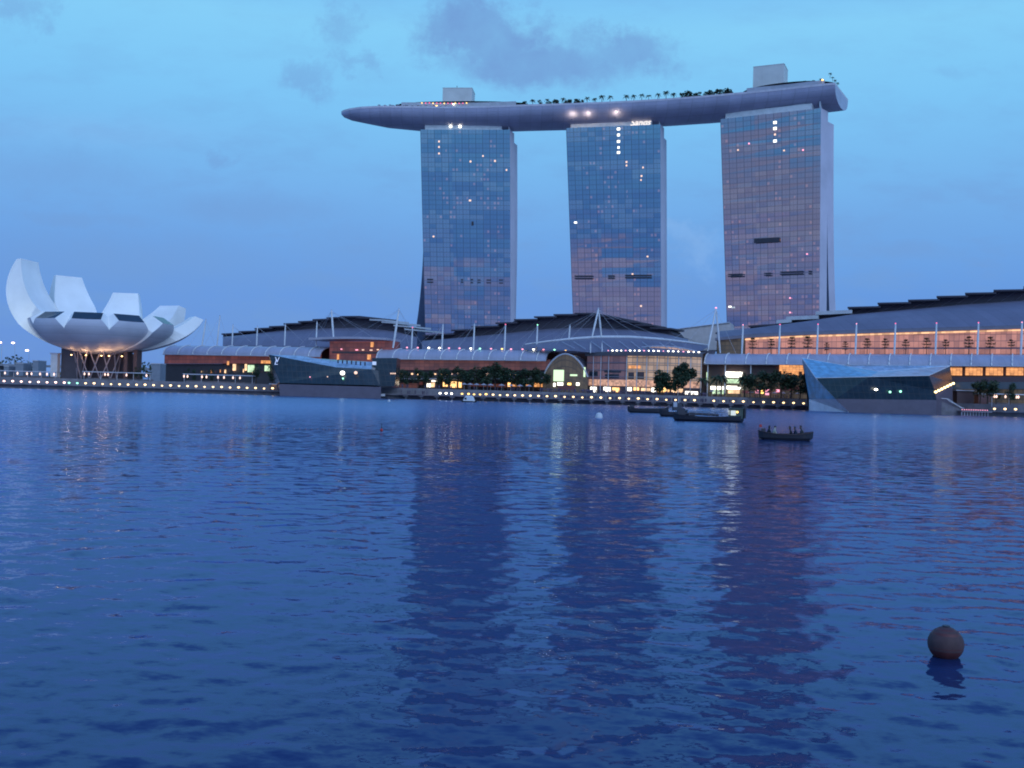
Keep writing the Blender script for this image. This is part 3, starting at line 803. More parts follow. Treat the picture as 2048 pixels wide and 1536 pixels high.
def tree_proto(seed, h, rx, rz, label, cat, n=520, size=.42, mt=None, name='leafy_tree', group=None):
    t = thing(name, label, cat, (0, 0, -500), group)
    o0 = Vector((0, 0, 0)); ORIGIN[t.name] = o0
    m = MB(); rnd = random.Random(seed); zc = h - rz
    m.tube([(0, 0, 0), (.1, .05, zc * .5), (0, 0, zc)], [.26, .2, .14], 7)
    for k in range(5):
        a = k * 1.26 + rnd.random(); m.tube([(0, 0, zc * .62), (rx * .45 * math.cos(a), rx * .45 * math.sin(a), zc + rz * rnd.uniform(-.3, .5))], [.12, .05], 5)
    m.build('trunk', M_trunk, t)
    leaf_cloud(seed, rx, rx, rz, n, size, zc).build('crown', mt or M_leaf, t)
    return learn(t)
def palm_proto(seed, h, fl, label, name='palm_tree', group=None, thick=.2, nf=13):
    t = thing(name, label, 'palm', (0, 0, -500), group); ORIGIN[t.name] = Vector((0, 0, 0))
    rnd = random.Random(seed); m = MB(); m.tube([(0, 0, 0), (.12, 0, h * .5), (.05, .05, h)], [thick * 1.3, thick, thick * .8], 7); m.build('trunk', M_trunk, t)
    m = MB()
    for k in range(nf):
        a = k * 6.283 / nf + rnd.uniform(-.2, .2); el = rnd.uniform(.1, 1.1); dirv = Vector((math.cos(a), math.sin(a), 0)); side = Vector((-math.sin(a), math.cos(a), 0)); pts = []
        for j in range(6):
            s = j / 5; pts.append(Vector((.05, .05, h)) + dirv * (fl * s * math.cos(el * .5)) + UP * (fl * (math.sin(el) * s - (.9 + .4 * math.cos(el)) * s * s * .8)))
        for j in range(5):
            w0 = fl * .13 * math.sin(math.pi * (.15 + .8 * j / 5)); w1 = fl * .13 * math.sin(math.pi * (.15 + .8 * (j + 1) / 5))
            for sg in (1, -1):
                m.quad(pts[j], pts[j] + side * sg * w0 - UP * w0 * .6, pts[j + 1] + side * sg * w1 - UP * w1 * .6, pts[j + 1])
    m.build('crown', M_leaf, t)
    return learn(t)
class Spawner:
    """First placement moves the prototype itself, later ones copy it."""
    def __init__(s, protos): s.p = protos; s.used = set(); s.i = 0
    def put(s, loc, label, rz=0.0, scale=1.0, which=None):
        k = (s.i if which is None else which) % len(s.p); s.i += 1
        pr = s.p[k]
        if k not in s.used:
            s.used.add(k); pr.location = loc; pr.rotation_euler = (0, 0, rz); pr.scale = (scale,) * 3 if not isinstance(scale, tuple) else scale; pr['label'] = label; return pr
        return dup(pr, loc, label, rz, scale)
# palms and trees on the roof park
grp = 'palms standing along the roof park edge'
S = Spawner([palm_proto(k, 3.9 + .4 * k, 2.3, 'x', group=grp, thick=.17) for k in range(3)])
pl = [1064, 1078, 1093, 1110, 1125, 1173, 1188, 1203, 1219, 1251, 1266, 1282, 1296, 1314, 1330, 1345]
for i, px in enumerate(pl):
    p, n, w = spk(pxX(px)); S.put(p + n * 2.4 + UP * (ZD + .3), 'small dark palm on the roof park edge, %s from the bow end of the row' % ORD[i], rz=i * 1.3, scale=random.uniform(.9, 1.12) * (1.15 if px > 1200 else 1.0))
for i, px in enumerate([1580, 1600, 1618, 1632, 1668, 1676, 1683, 1689]):
    p, n, w = spk(pxX(px)); S.put(p + n * (14 - i * .8 if i < 4 else 3 + (i - 4) * 7) + UP * (ZD + 5.2), 'tiny palm rising over the stern of the roof park, %s from the lift box' % ORD[i], rz=i * 2.1, scale=.62)
grp = 'bushy trees on the roof park'
S = Spawner([tree_proto(50 + k, 4.6, 3.0, 2.0, 'x', 'tree', 260, .42, name='roof_tree', group=grp) for k in range(3)])
for i, (px, sc) in enumerate([(1042, .8), (1050, .75), (1080, .7), (1097, .75), (1108, .85), (1113, 0.8), (1134, .9), (1139, .8), (1153, 1.05), (1160, .85), (1362, 1.0), (1372, 1.15), (1384, 1.0), (1396, .8), (1413, .95), (1424, 1.1), (1436, 1.1), (1450, 1.05), (1456, .8)]):
    p, n, w = spk(pxX(px)); S.put(p + n * 2.6 + UP * (ZD + .2), 'dark bushy tree on the roof park edge, %s from its bow' % ORD[i], rz=i * 1.1, scale=(sc * 1.2, sc * 1.2, sc * 1.0))

# ------------------------------------------------------------------ the lotus museum
MX, MY = (195 - 1024) / F * 455, 455.0
mu = thing('lotus_museum', 'white lotus-shaped museum of curved petals by the water', 'museum', (MX, MY, ZU))
MC = Vector((MX, MY, 0))
to_cam = math.atan2(-MX, MY)          # museum's own front turned towards the bay
VIEW = math.degrees(math.atan2(-MX, MY))
def petal(phi, R_, Zc, amax, wt, th_tip, dz_in, ctrl, cap):
    """One petal: outer curve r = R sin a, z = 16.5 + (Zc-16.5)(1-cos a); inner curve bends from the oculus to the tip."""
    f = RAD(phi + VIEW); rad = Vector((math.sin(f), -math.cos(f), 0)); tan = Vector((math.cos(f), math.sin(f), 0))
    n = 26; rows = []; O = []; I = []
    zt = 16.5 + (Zc - 16.5) * (1 - math.cos(RAD(amax))); rt = R_ * math.sin(RAD(amax))
    A_, C_, B_ = (5.0, 24.0), ctrl, (rt - th_tip, zt + dz_in)
    for i in range(n + 1):
        k = i / n; a = lerp(RAD(9), RAD(amax), k)
        r = R_ * math.sin(a); z = 16.5 + (Zc - 16.5) * (1 - math.cos(a))
        sect = 2 * r * math.tan(RAD(18.15))
        w = min(sect, lerp(wt, max(wt, min(sect, 21)), max(0.0, min(1.0, (zt - z) / (zt - 26.0)))))
        dr, dz_ = R_ * math.cos(a), (Zc - 16.5) * math.sin(a); L = math.hypot(dr, dz_)
        on = rad * (dz_ / L) - UP * (dr / L)
        c = MC + rad * r + UP * z
        row = []
        for j in range(9):
            s_ = j / 8; row.append(c + tan * (w * (s_ - .5)) + on * (w * .06 * (1 - (2 * s_ - 1) ** 2)))
        rows.append(row); O.append((c - tan * w / 2, c + tan * w / 2))
        ri = (1 - k) ** 2 * A_[0] + 2 * k * (1 - k) * C_[0] + k * k * B_[0]; zi = (1 - k) ** 2 * A_[1] + 2 * k * (1 - k) * C_[1] + k * k * B_[1]
        wi = min(w, 2 * ri * math.tan(RAD(18.15)) + 1.5) if k < .9 else w
        wi = lerp(min(w, 2 * ri * math.tan(RAD(18.15)) + 1.5), w, min(1, k * 1.05))
        ci = MC + rad * ri + UP * zi; I.append((ci - tan * wi / 2, ci + tan * wi / 2))
    m = MB(); m.loft(rows); pt = m.build('petal', M_skin_out, mu, smooth=True)
    m = MB()
    m.loft([[I[i][0], O[i][0]] for i in range(n + 1)]); m.loft([[O[i][1], I[i][1]] for i in range(n + 1)])
    m.loft([[I[i][1], I[i][0]] for i in range(n + 1)])
    m.build('side_wall', M_petal_side, pt)
    m = MB(); m.poly(list(rows[-1]) + [I[-1][1], I[-1][0]]); m.build('skylight', M_dkglass if cap else M_petal_side, pt)
# (azimuth from the view axis, R, Zc, end angle, tip width, tip thickness, inner tip rise, inner control point, dark cut end)
for a in [(-82, 29, 32.5, 84, 12, 5, 3.2, (18, 25), 1), (-46, 30, 31.8, 84, 11.5, 5, 3.2, (18, 25), 1), (-10, 30, 31.8, 84, 11.8, 5, 3.2, (18, 25), 1), (26, 30, 31.8, 84, 11.8, 5, 3.2, (18, 25), 1), (62, 33, 32.8, 82, 11, 5, 3.2, (18, 25), 1),
          (98, 48, 43.5, 70, 12, 4, 1.5, (26, 23), 0), (134, 50, 46.5, 80, 12, 5, 1.0, (30, 27), 0), (162, 40, 44, 97, 12, 2.5, 0.3, (30, 30), 0), (204, 38, 46.2, 104, 12.3, 2.5, 0.3, (29, 36), 0), (242, 40, 45.7, 115, 14, 2.0, 0.3, (32, 34), 0)]:
    petal(*a)
m = MB(); prof = [(0, 16.2), (7, 16.2), (12, 17.5), (16, 21), (20, 27), (10, 25), (0, 24)]
m.loft([[MC + Vector((r * math.cos(a), r * math.sin(a), z)) for a in [2 * math.pi * k / 24 for k in range(25)]] for r, z in prof])
m.build('bowl_core', M_skin_out, mu, smooth=True)
m = MB()
for k in range(12):
    a = 2 * math.pi * k / 12; a2 = a + .5
    m.tube([MC + Vector((8.5 * math.cos(a), 8.5 * math.sin(a), ZU)), MC + Vector((10.5 * math.cos(a2), 10.5 * math.sin(a2), 18))], .28, 6)
    m.tube([MC + Vector((8.5 * math.cos(a), 8.5 * math.sin(a), ZU)), MC + Vector((10.5 * math.cos(a - .5), 10.5 * math.sin(a - .5), 18))], .28, 6)
m.build('lattice_columns', mat('column_pale', (.26, .23, .27), .5), mu)
for (px, w) in ((142, 9.5), (250, 1.6), (269, 1.6)):
    p = PZ(px, ZU, 452); m = MB(); m.slab((p.x - w / 2, 452), (p.x + w / 2, 452), (0, 6, 0), ZU, 18.4); m.build('base_pier', M_brown if w < 2 else mat('base_wall_dark', (.075, .075, .10), .5), mu)
m = MB(); m.slab((MX - 10, MY + 3), (MX + 12, MY + 3), (0, 8, 0), ZU, 17); m.build('lobby_wall', mat('lobby_dark', (.05, .04, .055), .4), mu)
for px in (143, 172, 203, 218, 244):
    p = PZ(px, 15.6, 444.5); m = MB(); m.ball((p.x, p.y, 15.2), .45, .3, .25, 8, 5); m.build('uplight', G_lamp, mu)
    L = bpy.data.lights.new('uplight_bulb', 'POINT'); L.energy = 320; L.color = (1, .55, .28); L.shadow_soft_size = .3
    lo_ = bpy.data.objects.new('uplight_bulb', L); COL.objects.link(lo_); lo_.location = (p.x, 443.5, 15.4)
for (fx_, fy_, fz_, tx_, ty_, tz_, en, nm) in [(-34, -32, ZU + .4, -30, 10, 44, 19000, 'flood'), (0, -3, 28.5, -8, 25, 46, 3000, 'inner'), (6, -3, 28.5, 22, 20, 40, 2600, 'inner')]:
    p = MC + Vector((fx_, fy_, fz_)); m = MB(); m.box(p, 1.0, .7, .7); m.build('floodlight', M_dark, mu)
    L = bpy.data.lights.new('flood_bulb', 'SPOT'); L.energy = en; L.color = (.80, .95, 1.0); L.shadow_soft_size = .8; L.spot_size = RAD(62 if nm == 'flood' else 120); L.spot_blend = .8
    lo_ = bpy.data.objects.new('flood_bulb', L); COL.objects.link(lo_); dv = (MC + Vector((tx_, ty_, tz_))) - p; lo_.location = p + dv.normalized() * 1.2; lo_.rotation_euler = dv.to_track_quat('-Z', 'Y').to_euler()
# lift shaft beside the museum
ls = thing('lift_shaft', 'pale slender lift shaft beside the museum foot', 'lift shaft', PZ(107, ZU, 449))
p = PZ(107, ZU, 449); m = MB(); m.slab((p.x - 1.5, 449), (p.x + 1.5, 449), (0, 3, 0), ZU, 15.5); m.build('shaft', M_white, ls)
m = MB(); m.slab((p.x - 1.9, 448.7), (p.x + 1.9, 448.7), (0, 3.6, 0), 15.5, 16); m.build('cap', M_steel, ls)

# ------------------------------------------------------------------ mall: vaulted arcades
def arcade(label, x0, x1, yb, yt, step, walls, end_left=False, end_right=False):
    """yb, yt: pixel heights of the vault's lower edge and crest as (x, y) lists."""
    c = mallpt((x0 + x1) / 2); t = thing('vaulted_arcade', label, 'arcade', (c.x, c.y, ZU)); DPT = 11.0; NA = 8
    def arc(x, grow=0.0):
        B = P(x, interp(x, yb), dM(x)); nb = mallback(x); Tz = P(x, interp(x, yt), dM(x) + 9).z; H = Tz - B.z
        return [B + nb * ((DPT + grow) * (1 - math.cos(a)) - grow) + UP * ((H + grow) * math.sin(a)) for a in [math.pi / 2 * k / NA for k in range(NA + 1)]]
    n = int((x1 - x0) / 12) + 1; xs = [lerp(x0, x1, i / n) for i in range(n + 1)]
    rows = [arc(x) for x in xs]
    m = MB(); m.loft(rows)
    inn = [[p + mallback(x) * .5 - UP * .35 for p in r] for x, r in zip(xs, rows)]
    m.loft(inn); m.loft([[r[0], i_[0]] for r, i_ in zip(rows, inn)])
    m.loft([[rows[0][k], inn[0][k]] for k in range(NA + 1)]); m.loft([[rows[-1][k], inn[-1][k]] for k in range(NA + 1)])
    m.loft([[r[-1], r[-1] + mallback(x) * 14] for x, r in zip(xs, rows)])
    va = m.build('vault', M_vault, t, smooth=True)
    x = x0 + 1
    while x <= x1:
        m = MB(); m.tube(arc(x, .2), .27, 5); m.build('rib', M_white, va); x += step
    m = MB(); m.tube([r[0] - UP * .15 for r in rows], .28, 6); m.build('eaves_beam', M_steel, va)
    return t
def seg(t, x0, x1, z0, z1, back, m_, name, uvs=True, thick=.6, parent=None, dfn=None):
    """Upright strip following the mall line between photo columns x0..x1."""
    n = max(1, int((x1 - x0) / 25)); xs = [lerp(x0, x1, i / n) for i in range(n + 1)]
    pts = [mallpt(x) + mallback(x) * back for x in xs]; m = MB(); L = [0.0]
    for a, b in zip(pts, pts[1:]): L.append(L[-1] + (b - a).length)
    fz = lambda z, x: z(x) if callable(z) else z
    rows = [[p + UP * fz(z0, x), p + UP * fz(z1, x)] for p, x in zip(pts, xs)]
    m.loft(rows, uv=lambda i, k: (L[i], 0.0 if k == 0 else rows[i][1].z - rows[i][0].z))
    bk = [[p + mallback(x) * thick + UP * fz(z1, x), p + mallback(x) * thick + UP * fz(z0, x)] for p, x in zip(pts, xs)]
    m.loft([[r[1], b[0]] for r, b in zip(rows, bk)]); m.loft([[r[0], b[1]] for r, b in zip(rows, bk)][::-1])
    m.add([rows[0][0], rows[0][1], bk[0][0], bk[0][1]], [(0, 1, 2, 3)]); m.add([rows[-1][0], rows[-1][1], bk[-1][0], bk[-1][1]], [(3, 2, 1, 0)])
    return m.build(name, m_, parent or t)
def zat(x, y, back=0.0): return P(x, y, dM(x) + back).z
def panel(t, x0, x1, y0, y1, back, m_, name, parent=None, thick=.25):
    xc = (x0 + x1) / 2
    return seg(t, x0, x1, zat(xc, y1, back), zat(xc, y0, back), back, m_, name, thick=thick, parent=parent)
E_white = lit_mat('lit_white_shop', (1.0, .93, .78), 3.0, (.4, .4, .35), (.9, 1.1), .75, 27.0)
E_orange = lit_mat('lit_orange', (1.0, .42, .14), .95, (.25, .10, .05), (1.4, .9), .75, 1.0, .10)
E_amber = lit_mat('lit_amber', (1.0, .55, .20), 2.0, (.25, .12, .05), (1.0, 1.2), .7, 3.0)
E_shop = lit_mat('lit_shop', (1.0, .62, .34), 1.3, (.2, .12, .08), (1.2, 1.2), .95, 5.0)
E_dim = lit_mat('dim_interior', (1.0, .36, .28), .07, (.09, .055, .06), (2.6, 1.6), .95, 7.0, .08)
E_red = lit_mat('lit_red_brown', (1.0, .26, .20), .085, (.12, .06, .062), (2.2, 2.0), .9, 9.0, .08)
E_beige = lit_mat('lit_beige_hall', (1.0, .66, .42), .34, (.20, .16, .14), (2.4, 3.2), .65, 11.0, .10)
E_mauve = lit_mat('dim_mauve_hall', (.80, .45, .50), .10, (.10, .08, .10), (3.0, 3.4), .8, 13.0, .09)
E_green = lit_mat('lit_green_hall', (.72, 1.0, .62), .9, (.10, .14, .10), (1.0, 1.2), .8, 15.0)
E_olive = lit_mat('dim_olive_hall', (.80, .62, .40), .055, (.06, .06, .05), (1.8, 2.0), .9, 17.0, .10)
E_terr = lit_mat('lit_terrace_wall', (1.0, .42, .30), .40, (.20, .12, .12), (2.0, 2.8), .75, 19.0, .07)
E_teal = mat('teal_glass', (.05, .10, .12), .15, spec=.8)
# left arcade
aL = arcade('vaulted mall arcade behind the museum, dim red-brown under its roof', 326, 640, [(326, 708), (640, 713)], [(326, 690), (640, 694)], 29, None)
seg(aL, 322, 636, lambda x: zat(x, 727), lambda x: zat(x, 707, 3), 2.5, E_red, 'upper_wall')
seg(aL, 322, 700, ZU, lambda x: zat(x, 727) - .01, 4.0, mat('ground_wall_dark', (.05, .05, .06), .5), 'ground_floor_wall')
for (x0, x1, y0, y1, mt) in [(516, 540, 721, 727, E_orange), (460, 466, 728, 741, E_shop), (484, 488, 728, 741, E_shop), (490, 503, 730, 744, E_green), (524, 534, 731, 742, E_green), (448, 452, 722, 730, E_orange)]:
    panel(aL, x0, x1, y0, y1, 2.2, mt, 'shop_window')
for i in range(16):
    x = 395 + i * 9.3; panel(aL, x, x + random.uniform(1.2, 3.2), 741 + random.uniform(-4, 3), 744 + random.uniform(0, 2), 3.2, random.choice([E_shop, E_red, E_orange, E_olive]), 'upper_shop_light')
# middle arcade
aM = arcade('vaulted mall arcade in the middle, trees in front, coloured lamps on its crest', 752, 1092, [(752, 717), (1092, 721)], [(752, 697), (1092, 701)], 32, None)
seg(aM, 756, 1096, lambda x: zat(x, 740), lambda x: zat(x, 719, 3), 2.5, E_dim, 'upper_wall')
seg(aM, 745, 1096, ZU, lambda x: zat(x, 740) - .01, 4.0, mat('ground_wall_dark', (.05, .05, .06), .5), 'ground_floor_wall')
for (x0, x1, y0, y1, mt) in [(857, 864, 765, 774, E_shop), (881, 890, 764, 773, E_amber), (896, 908, 763, 775, E_amber), (911, 918, 764, 775, E_amber), (849, 856, 767, 774, E_white), (1011, 1016, 765, 773, E_amber), (833, 840, 763, 770, E_red),
                             (930, 1008, 767, 774, E_dim), (1020, 1036, 768, 773, E_orange), (1046, 1058, 767, 772, E_orange), (780, 832, 766, 776, E_dim), (858, 868, 761, 763, E_white), (1064, 1086, 766, 774, E_orange)]:
    panel(aM, x0, x1, y0, y1, 3.2, mt, 'shop_window')
for i in range(24):
    x = 782 + i * 11.6; panel(aM, x, x + random.uniform(1.5, 4), 746.5 + random.uniform(-1, 2), 748.7 + random.uniform(0, 1.6), 3.0, random.choice([E_shop, G_win, E_olive]), 'upper_shop_light')
seg(aM, 780, 1090, lambda x: zat(x, 759), lambda x: zat(x, 757), -3.5, M_steel, 'walkway_edge', thick=7)
# right arcade
aR = arcade('long vaulted mall arcade behind the sharp crystal, orange glow under its roof', 1408, 2330, [(1408, 727), (2048, 732), (2330, 735)], [(1408, 707), (2048, 709), (2330, 711)], 41, None)
x = 1560
for i in range(19):
    panel(aR, x, x + 35, 735.5, 751, 2.6, E_orange if i != 2 else E_olive, 'lit_bay'); x += 41
seg(aR, 1410, 2330, lambda x: zat(x, 752), lambda x: zat(x, 729, 3), 3.4, mat('bay_wall_dark', (.07, .045, .045), .6), 'upper_wall')
seg(aR, 1410, 2330, ZU, lambda x: zat(x, 752) - .01, 4.6, E_olive, 'ground_floor_wall')
seg(aR, 1885, 2330, lambda x: zat(x, 763), lambda x: zat(x, 753), 1.8, mat('brown_band', (.10, .06, .07), .6), 'brown_band')
seg(aR, 1885, 2330, lambda x: zat(x, 778), lambda x: zat(x, 763) - .02, 2.0, E_teal, 'teal_glazing')
for (x0, x1, y0, y1, mt) in [(1448, 1483, 743.5, 755, E_white), (1452, 1477, 758, 766.5, E_green), (1420, 1446, 772.5, 779, E_white), (1452, 1483, 772, 778.5, E_white), (1411, 1414.5, 744, 761, E_green), (1424, 1446, 780, 788, E_green), (1455, 1478, 779.5, 787, E_shop),
                             (1484, 1500, 781, 787, E_red), (1510, 1516, 778, 786, G_pink), (1520, 1526, 780, 787, G_gold), (1530, 1537, 778, 790, G_pink), (1551, 1558, 779, 784, G_pink), (1500, 1560, 764, 770, E_olive), (1564, 1604, 772, 782, E_dim),
                             (1556, 1608, 729, 743, E_orange)]:
    panel(aR, x0, x1, y0, y1, 1.6 if y0 > 729 else 2.2, mt, 'shop_window')
for px in (1414, 1449, 1500): 
    seg(aR, px - .8, px + .8, ZU, lambda x: zat(x, 729, 2), .8, M_white, 'column')

# ------------------------------------------------------------------ mall: great stepped roofs
def stepped(label, steps, ridge, eave, back0, back1, light=(), wall=None, xr=None):
    """steps: (x0, x1, y) of each roof step; ridge/eave: pixel curves under the dark band and at the front edge."""
    x0, x1 = xr or (steps[0][0], steps[-1][1]); c = mallpt((x0 + x1) / 2) + mallback((x0 + x1) / 2) * back0
    steps = [(a_, b_, y_[0] * .72 + y_[-1] * .28, y_[0] * .28 + y_[-1] * .72) for a_, b_, *y_ in steps]
    t = thing('stepped_roof_hall', label, 'hall', (c.x, c.y, ZU))
    n = int((x1 - x0) / 10) + 1; xs = [lerp(x0, x1, i / n) for i in range(n + 1)]
    def at(x, y, bk):
        d = dM(x) + bk * .95; return P(x, y, d)
    m = MB(); rows = []
    for x in xs:
        e, r = at(x, interp(x, eave), back0), at(x, interp(x, ridge), back1)
        rows.append([e - UP * 1.2, e] + [lerp(e, r, k / 5) + UP * (2.2 * math.sin(math.pi * k / 5)) for k in range(1, 5)] + [r])
    m.loft(rows); rf = m.build('front_roof', M_roof, t, smooth=False)
    rt = [[r[-1], r[-1] + UP * .01] for r in rows]
    m = MB(); tops = []
    for x, r in zip(xs, rows):
        y = None
        for (a, b, *yy_) in steps:
            if a - .01 <= x <= b + .01: y = interp(x, [(a, yy_[0]), (b, yy_[-1])]) if len(yy_) > 1 else yy_[0]; break
        if y is None: y = interp(x, ridge) - 4
        tops.append(at(x, y, back1).z)
    m.loft([[r[-1] - UP * .3, Vector((r[-1].x, r[-1].y, z - .4))] for r, z in zip(rows, tops)])
    m.loft([[Vector((r[-1].x, r[-1].y, z - .4)), Vector((r[-1].x, r[-1].y, z - .4)) + mallback(x) * 30] for r, z, x in zip(rows, tops, xs)])
    cl = m.build('clerestory', M_truss, t)
    m = MB(); k = 0
    for i in range(0, len(rows) - 3, 3):
        a, b = rows[i][-1], rows[i + 3][-1]; za, zb_ = tops[i], tops[i + 3]; o_ = -mallback(xs[i]) * .5
        if za - a.z > 2: m = MB(); m.tube([a + o_, Vector((b.x, b.y, zb_ - 1)) + o_], .14, 4); m.build('truss_brace', mat('truss_steel', (.16, .15, .20), .5), cl)
    for i, (a, b, *yy_) in enumerate(steps):
        ya, yb_ = yy_[0], yy_[-1]; A, B = at(a - 3, ya, back1 - 5), at(b + 3, yb_, back1 - 5); nb_ = mallback((a + b) / 2)
        m = MB(); h = 1.7 if i in light and x0 > 1400 else .8
        m.hexa([A - UP * h, B - UP * h, B + nb_ * 34 - UP * (h - 1), A + nb_ * 34 - UP * (h - 1)], [A - nb_ * .1, B - nb_ * .1, B + nb_ * 34 + UP * 1.2, A + nb_ * 34 + UP * 1.2])
        m.build('roof_panel', M_lightpan if i in light else M_truss, t)
    m = MB(); 
    m.loft([[r[0], Vector((r[0].x, r[0].y, ZU)) + mallback(x) * .3] for r, x in zip(rows, xs)][::-1]); m.build('front_wall', wall or M_brown, t)
    for s_, x in ((0, xs[0]), (-1, xs[-1])):
        m = MB(); r = rows[s_]; f_ = [Vector((r[0].x, r[0].y, ZU))] + r + [Vector((r[-1].x, r[-1].y, tops[s_] - .45)), Vector((r[-1].x, r[-1].y, ZU))]
        m.poly(f_); m.build('gable', M_roof, t)
    return t
stepped('stepped-roof hall furthest along the mall, behind the leaning masts', [(446, 480, 668, 664), (480, 512, 663, 660), (512, 541, 657, 654), (541, 570, 653, 650), (570, 599, 647, 645), (599, 628, 643, 640), (628, 656, 639, 636), (656, 683, 635, 633), (683, 716, 632, 631.5), (716, 742, 633, 635), (742, 766, 637, 640),
         (766, 790, 641, 646), (790, 812, 648, 653), (812, 834, 655, 661)], [(440, 676), (560, 661), (650, 656), (720, 655), (790, 662), (840, 676)], [(440, 690), (640, 693), (840, 698)], 26, 60, (10, 11, 12, 13))
stepped('stepped-roof hall in the middle, under the central A-shaped mast', [(848, 905, 672, 664), (905, 946, 660, 657), (946, 994, 653, 650), (994, 1031, 645.5, 643), (1031, 1071, 638.5, 637), (1071, 1110, 633, 631.5), (1110, 1152, 628.5, 627), (1152, 1184, 625.5, 625), (1184, 1212, 628, 631), (1212, 1243, 634.5, 637), (1243, 1273, 640, 644), (1273, 1303, 647, 650), (1303, 1340, 653, 657)],
        [(840, 684), (1000, 667), (1100, 657), (1185, 655), (1270, 659), (1330, 667), (1376, 680)], [(840, 699), (1100, 702), (1380, 700)], 24, 62, (), xr=(844, 1376))
tC = stepped('largest stepped-roof hall, right of the pink tower, with lit terrace wall', [(1434, 1500, 667, 659), (1500, 1556, 653, 645), (1556, 1580, 642, 636), (1575, 1634, 635, 629), (1634, 1701, 625, 617.5), (1698, 1758, 614.5, 611), (1758, 1819, 606, 603), (1819, 1876, 600, 597), (1876, 1933, 592.5, 590), (1933, 1990, 586, 583.5), (1990, 2050, 580, 577.5), (2050, 2110, 573, 571), (2110, 2180, 568, 566), (2180, 2260, 562, 560), (2260, 2340, 557, 556)],
        [(1430, 669), (1500, 664), (1580, 650), (1700, 629), (1800, 620), (1920, 609), (2048, 600), (2340, 584)], [(1430, 676), (1500, 668), (1600, 663), (2048, 650), (2340, 642)], 26, 66, (2, 3, 4))
# eave beam and lit terrace wall of the right hall
m = MB(); ex = [1430 + 30 * i for i in range(31)]
ev = lambda x: interp(x, [(1430, 676), (1500, 670), (1600, 665), (2048, 652), (2340, 644)])
rows = []
for x in ex:
    a = P(x, ev(x), dM(x) + 22); b = P(x, ev(x) + 5, dM(x) + 22); rows.append([a, b, b + mallback(x) * 5, a + mallback(x) * 5])
m.loft(rows, closed=True); m.build('eaves_fascia', mat('fascia_grey', (.20, .19, .23), .5), tC)
def strip(t, xs, y0, y1, bk, m_, name, u0=0):
    m = MB(); L = 0; pr = None; rows = []; Ls = []
    for x in xs:
        a = P(x, y1(x) if callable(y1) else y1, dM(x) + bk); b = P(x, y0(x) if callable(y0) else y0, dM(x) + bk); b.x = a.x; b.y = a.y
        if pr is not None: L += (a - pr).length
        pr = a.copy(); rows.append([a, b]); Ls.append(L)
    m.loft(rows, uv=lambda i, k: (Ls[i], 0 if k == 0 else rows[i][1].z - rows[i][0].z)); return m.build(name, m_, t)
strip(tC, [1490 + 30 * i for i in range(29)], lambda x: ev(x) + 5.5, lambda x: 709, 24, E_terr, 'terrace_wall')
strip(tC, [1434, 1462, 1489], lambda x: ev(x) + 5.5, lambda x: 709, 24, E_olive, 'terrace_wall')
strip(tC, [1490 + 30 * i for i in range(29)], lambda x: ev(x) + 6.5, lambda x: ev(x) + 9.5, 23.6, lit_mat('terrace_downlights', (1., .58, .30), 1.0, (.2, .1, .08), (1.6, 3), .95, 31.0), 'downlight_strip')
strip(tC, [1500 + 30 * i for i in range(29)], lambda x: 695 , lambda x: 698, 19, mat('terrace_rail', (.17, .10, .12), .5), 'terrace_rail')
# pale hall far behind, between middle and right
bh = thing('back_hall', 'pale sloping hall wall behind the second A-shaped mast', 'hall', P(1400, 700, 560))
pts = [P(1330, 668, 560), P(1349, 659, 560), P(1460, 645, 560), P(1470, 700, 560), P(1330, 700, 560)]
m = MB(); bkv = Vector((6, 18, 0)); n = len(pts); m.add(pts + [p + bkv for p in pts], [tuple(range(n))[::-1], tuple(range(n, 2 * n))] + [(i, (i + 1) % n, n + (i + 1) % n, n + i) for i in range(n)])
m.build('wall', mat('pale_cladding', (.46, .43, .44), .6), bh)
m = MB(); m.tube([pts[0] - bkv * .02, pts[1] - bkv * .02, pts[2] - bkv * .02], .35, 5); m.build('coping', M_steel, bh)

# ------------------------------------------------------------------ rounded event hall in the middle
eh = thing('event_hall', 'rounded glass event hall glowing beige under an arched white roof edge', 'hall', (mallpt(1290).x, mallpt(1290).y, ZU))
def curve_wall(x0, x1, z0, z1, m_, name, bulge, parent=None, bk=0.0, n=12, dz=0.0):
    rows = []; Ls = []; L = 0; pr = None
    for i in range(n + 1):
        k = i / n; x = lerp(x0, x1, k); xx = (x - 1290) / 125.0
        p = mallpt(x) - mallback(x) * (bulge * max(0, 1 - xx * xx) - bk)
        if pr is not None: L += (p - pr).length
        pr = p.copy(); Ls.append(L); rows.append([p + UP * z0, p + UP * z1])
    m = MB(); m.loft(rows, uv=lambda i, k: (Ls[i], 0 if k == 0 else z1 - z0)); return m.build(name, m_, parent or eh)
zc = zat(1290, 713)
curve_wall(1174, 1262, ZU + 3.4, zc, E_mauve, 'dim_glass_wall', 9)
curve_wall(1262, 1404, ZU + 3.4, zc, E_beige, 'lit_glass_wall', 9)
curve_wall(1174, 1404, ZU, ZU + 3.38, mat('shopfront_dark', (.08, .06, .07), .5), 'shopfront', 9)
curve_wall(1170, 1406, zc - .2, zc + 1.6, mat('cornice_dark', (.09, .085, .10), .5), 'cornice', 10.5, bk=-.6)
m = MB(); rows = []
for i in range(15):
    x = lerp(1170, 1406, i / 14); xx = (x - 1290) / 125; p = mallpt(x) - mallback(x) * (10.5 * max(0, 1 - xx * xx) + .4)
    rows.append([p + UP * (zc + 1.6), p + mallback(x) * 26 + UP * (zc + 4)])
m.loft(rows); m.build('flat_roof', M_roof, eh)
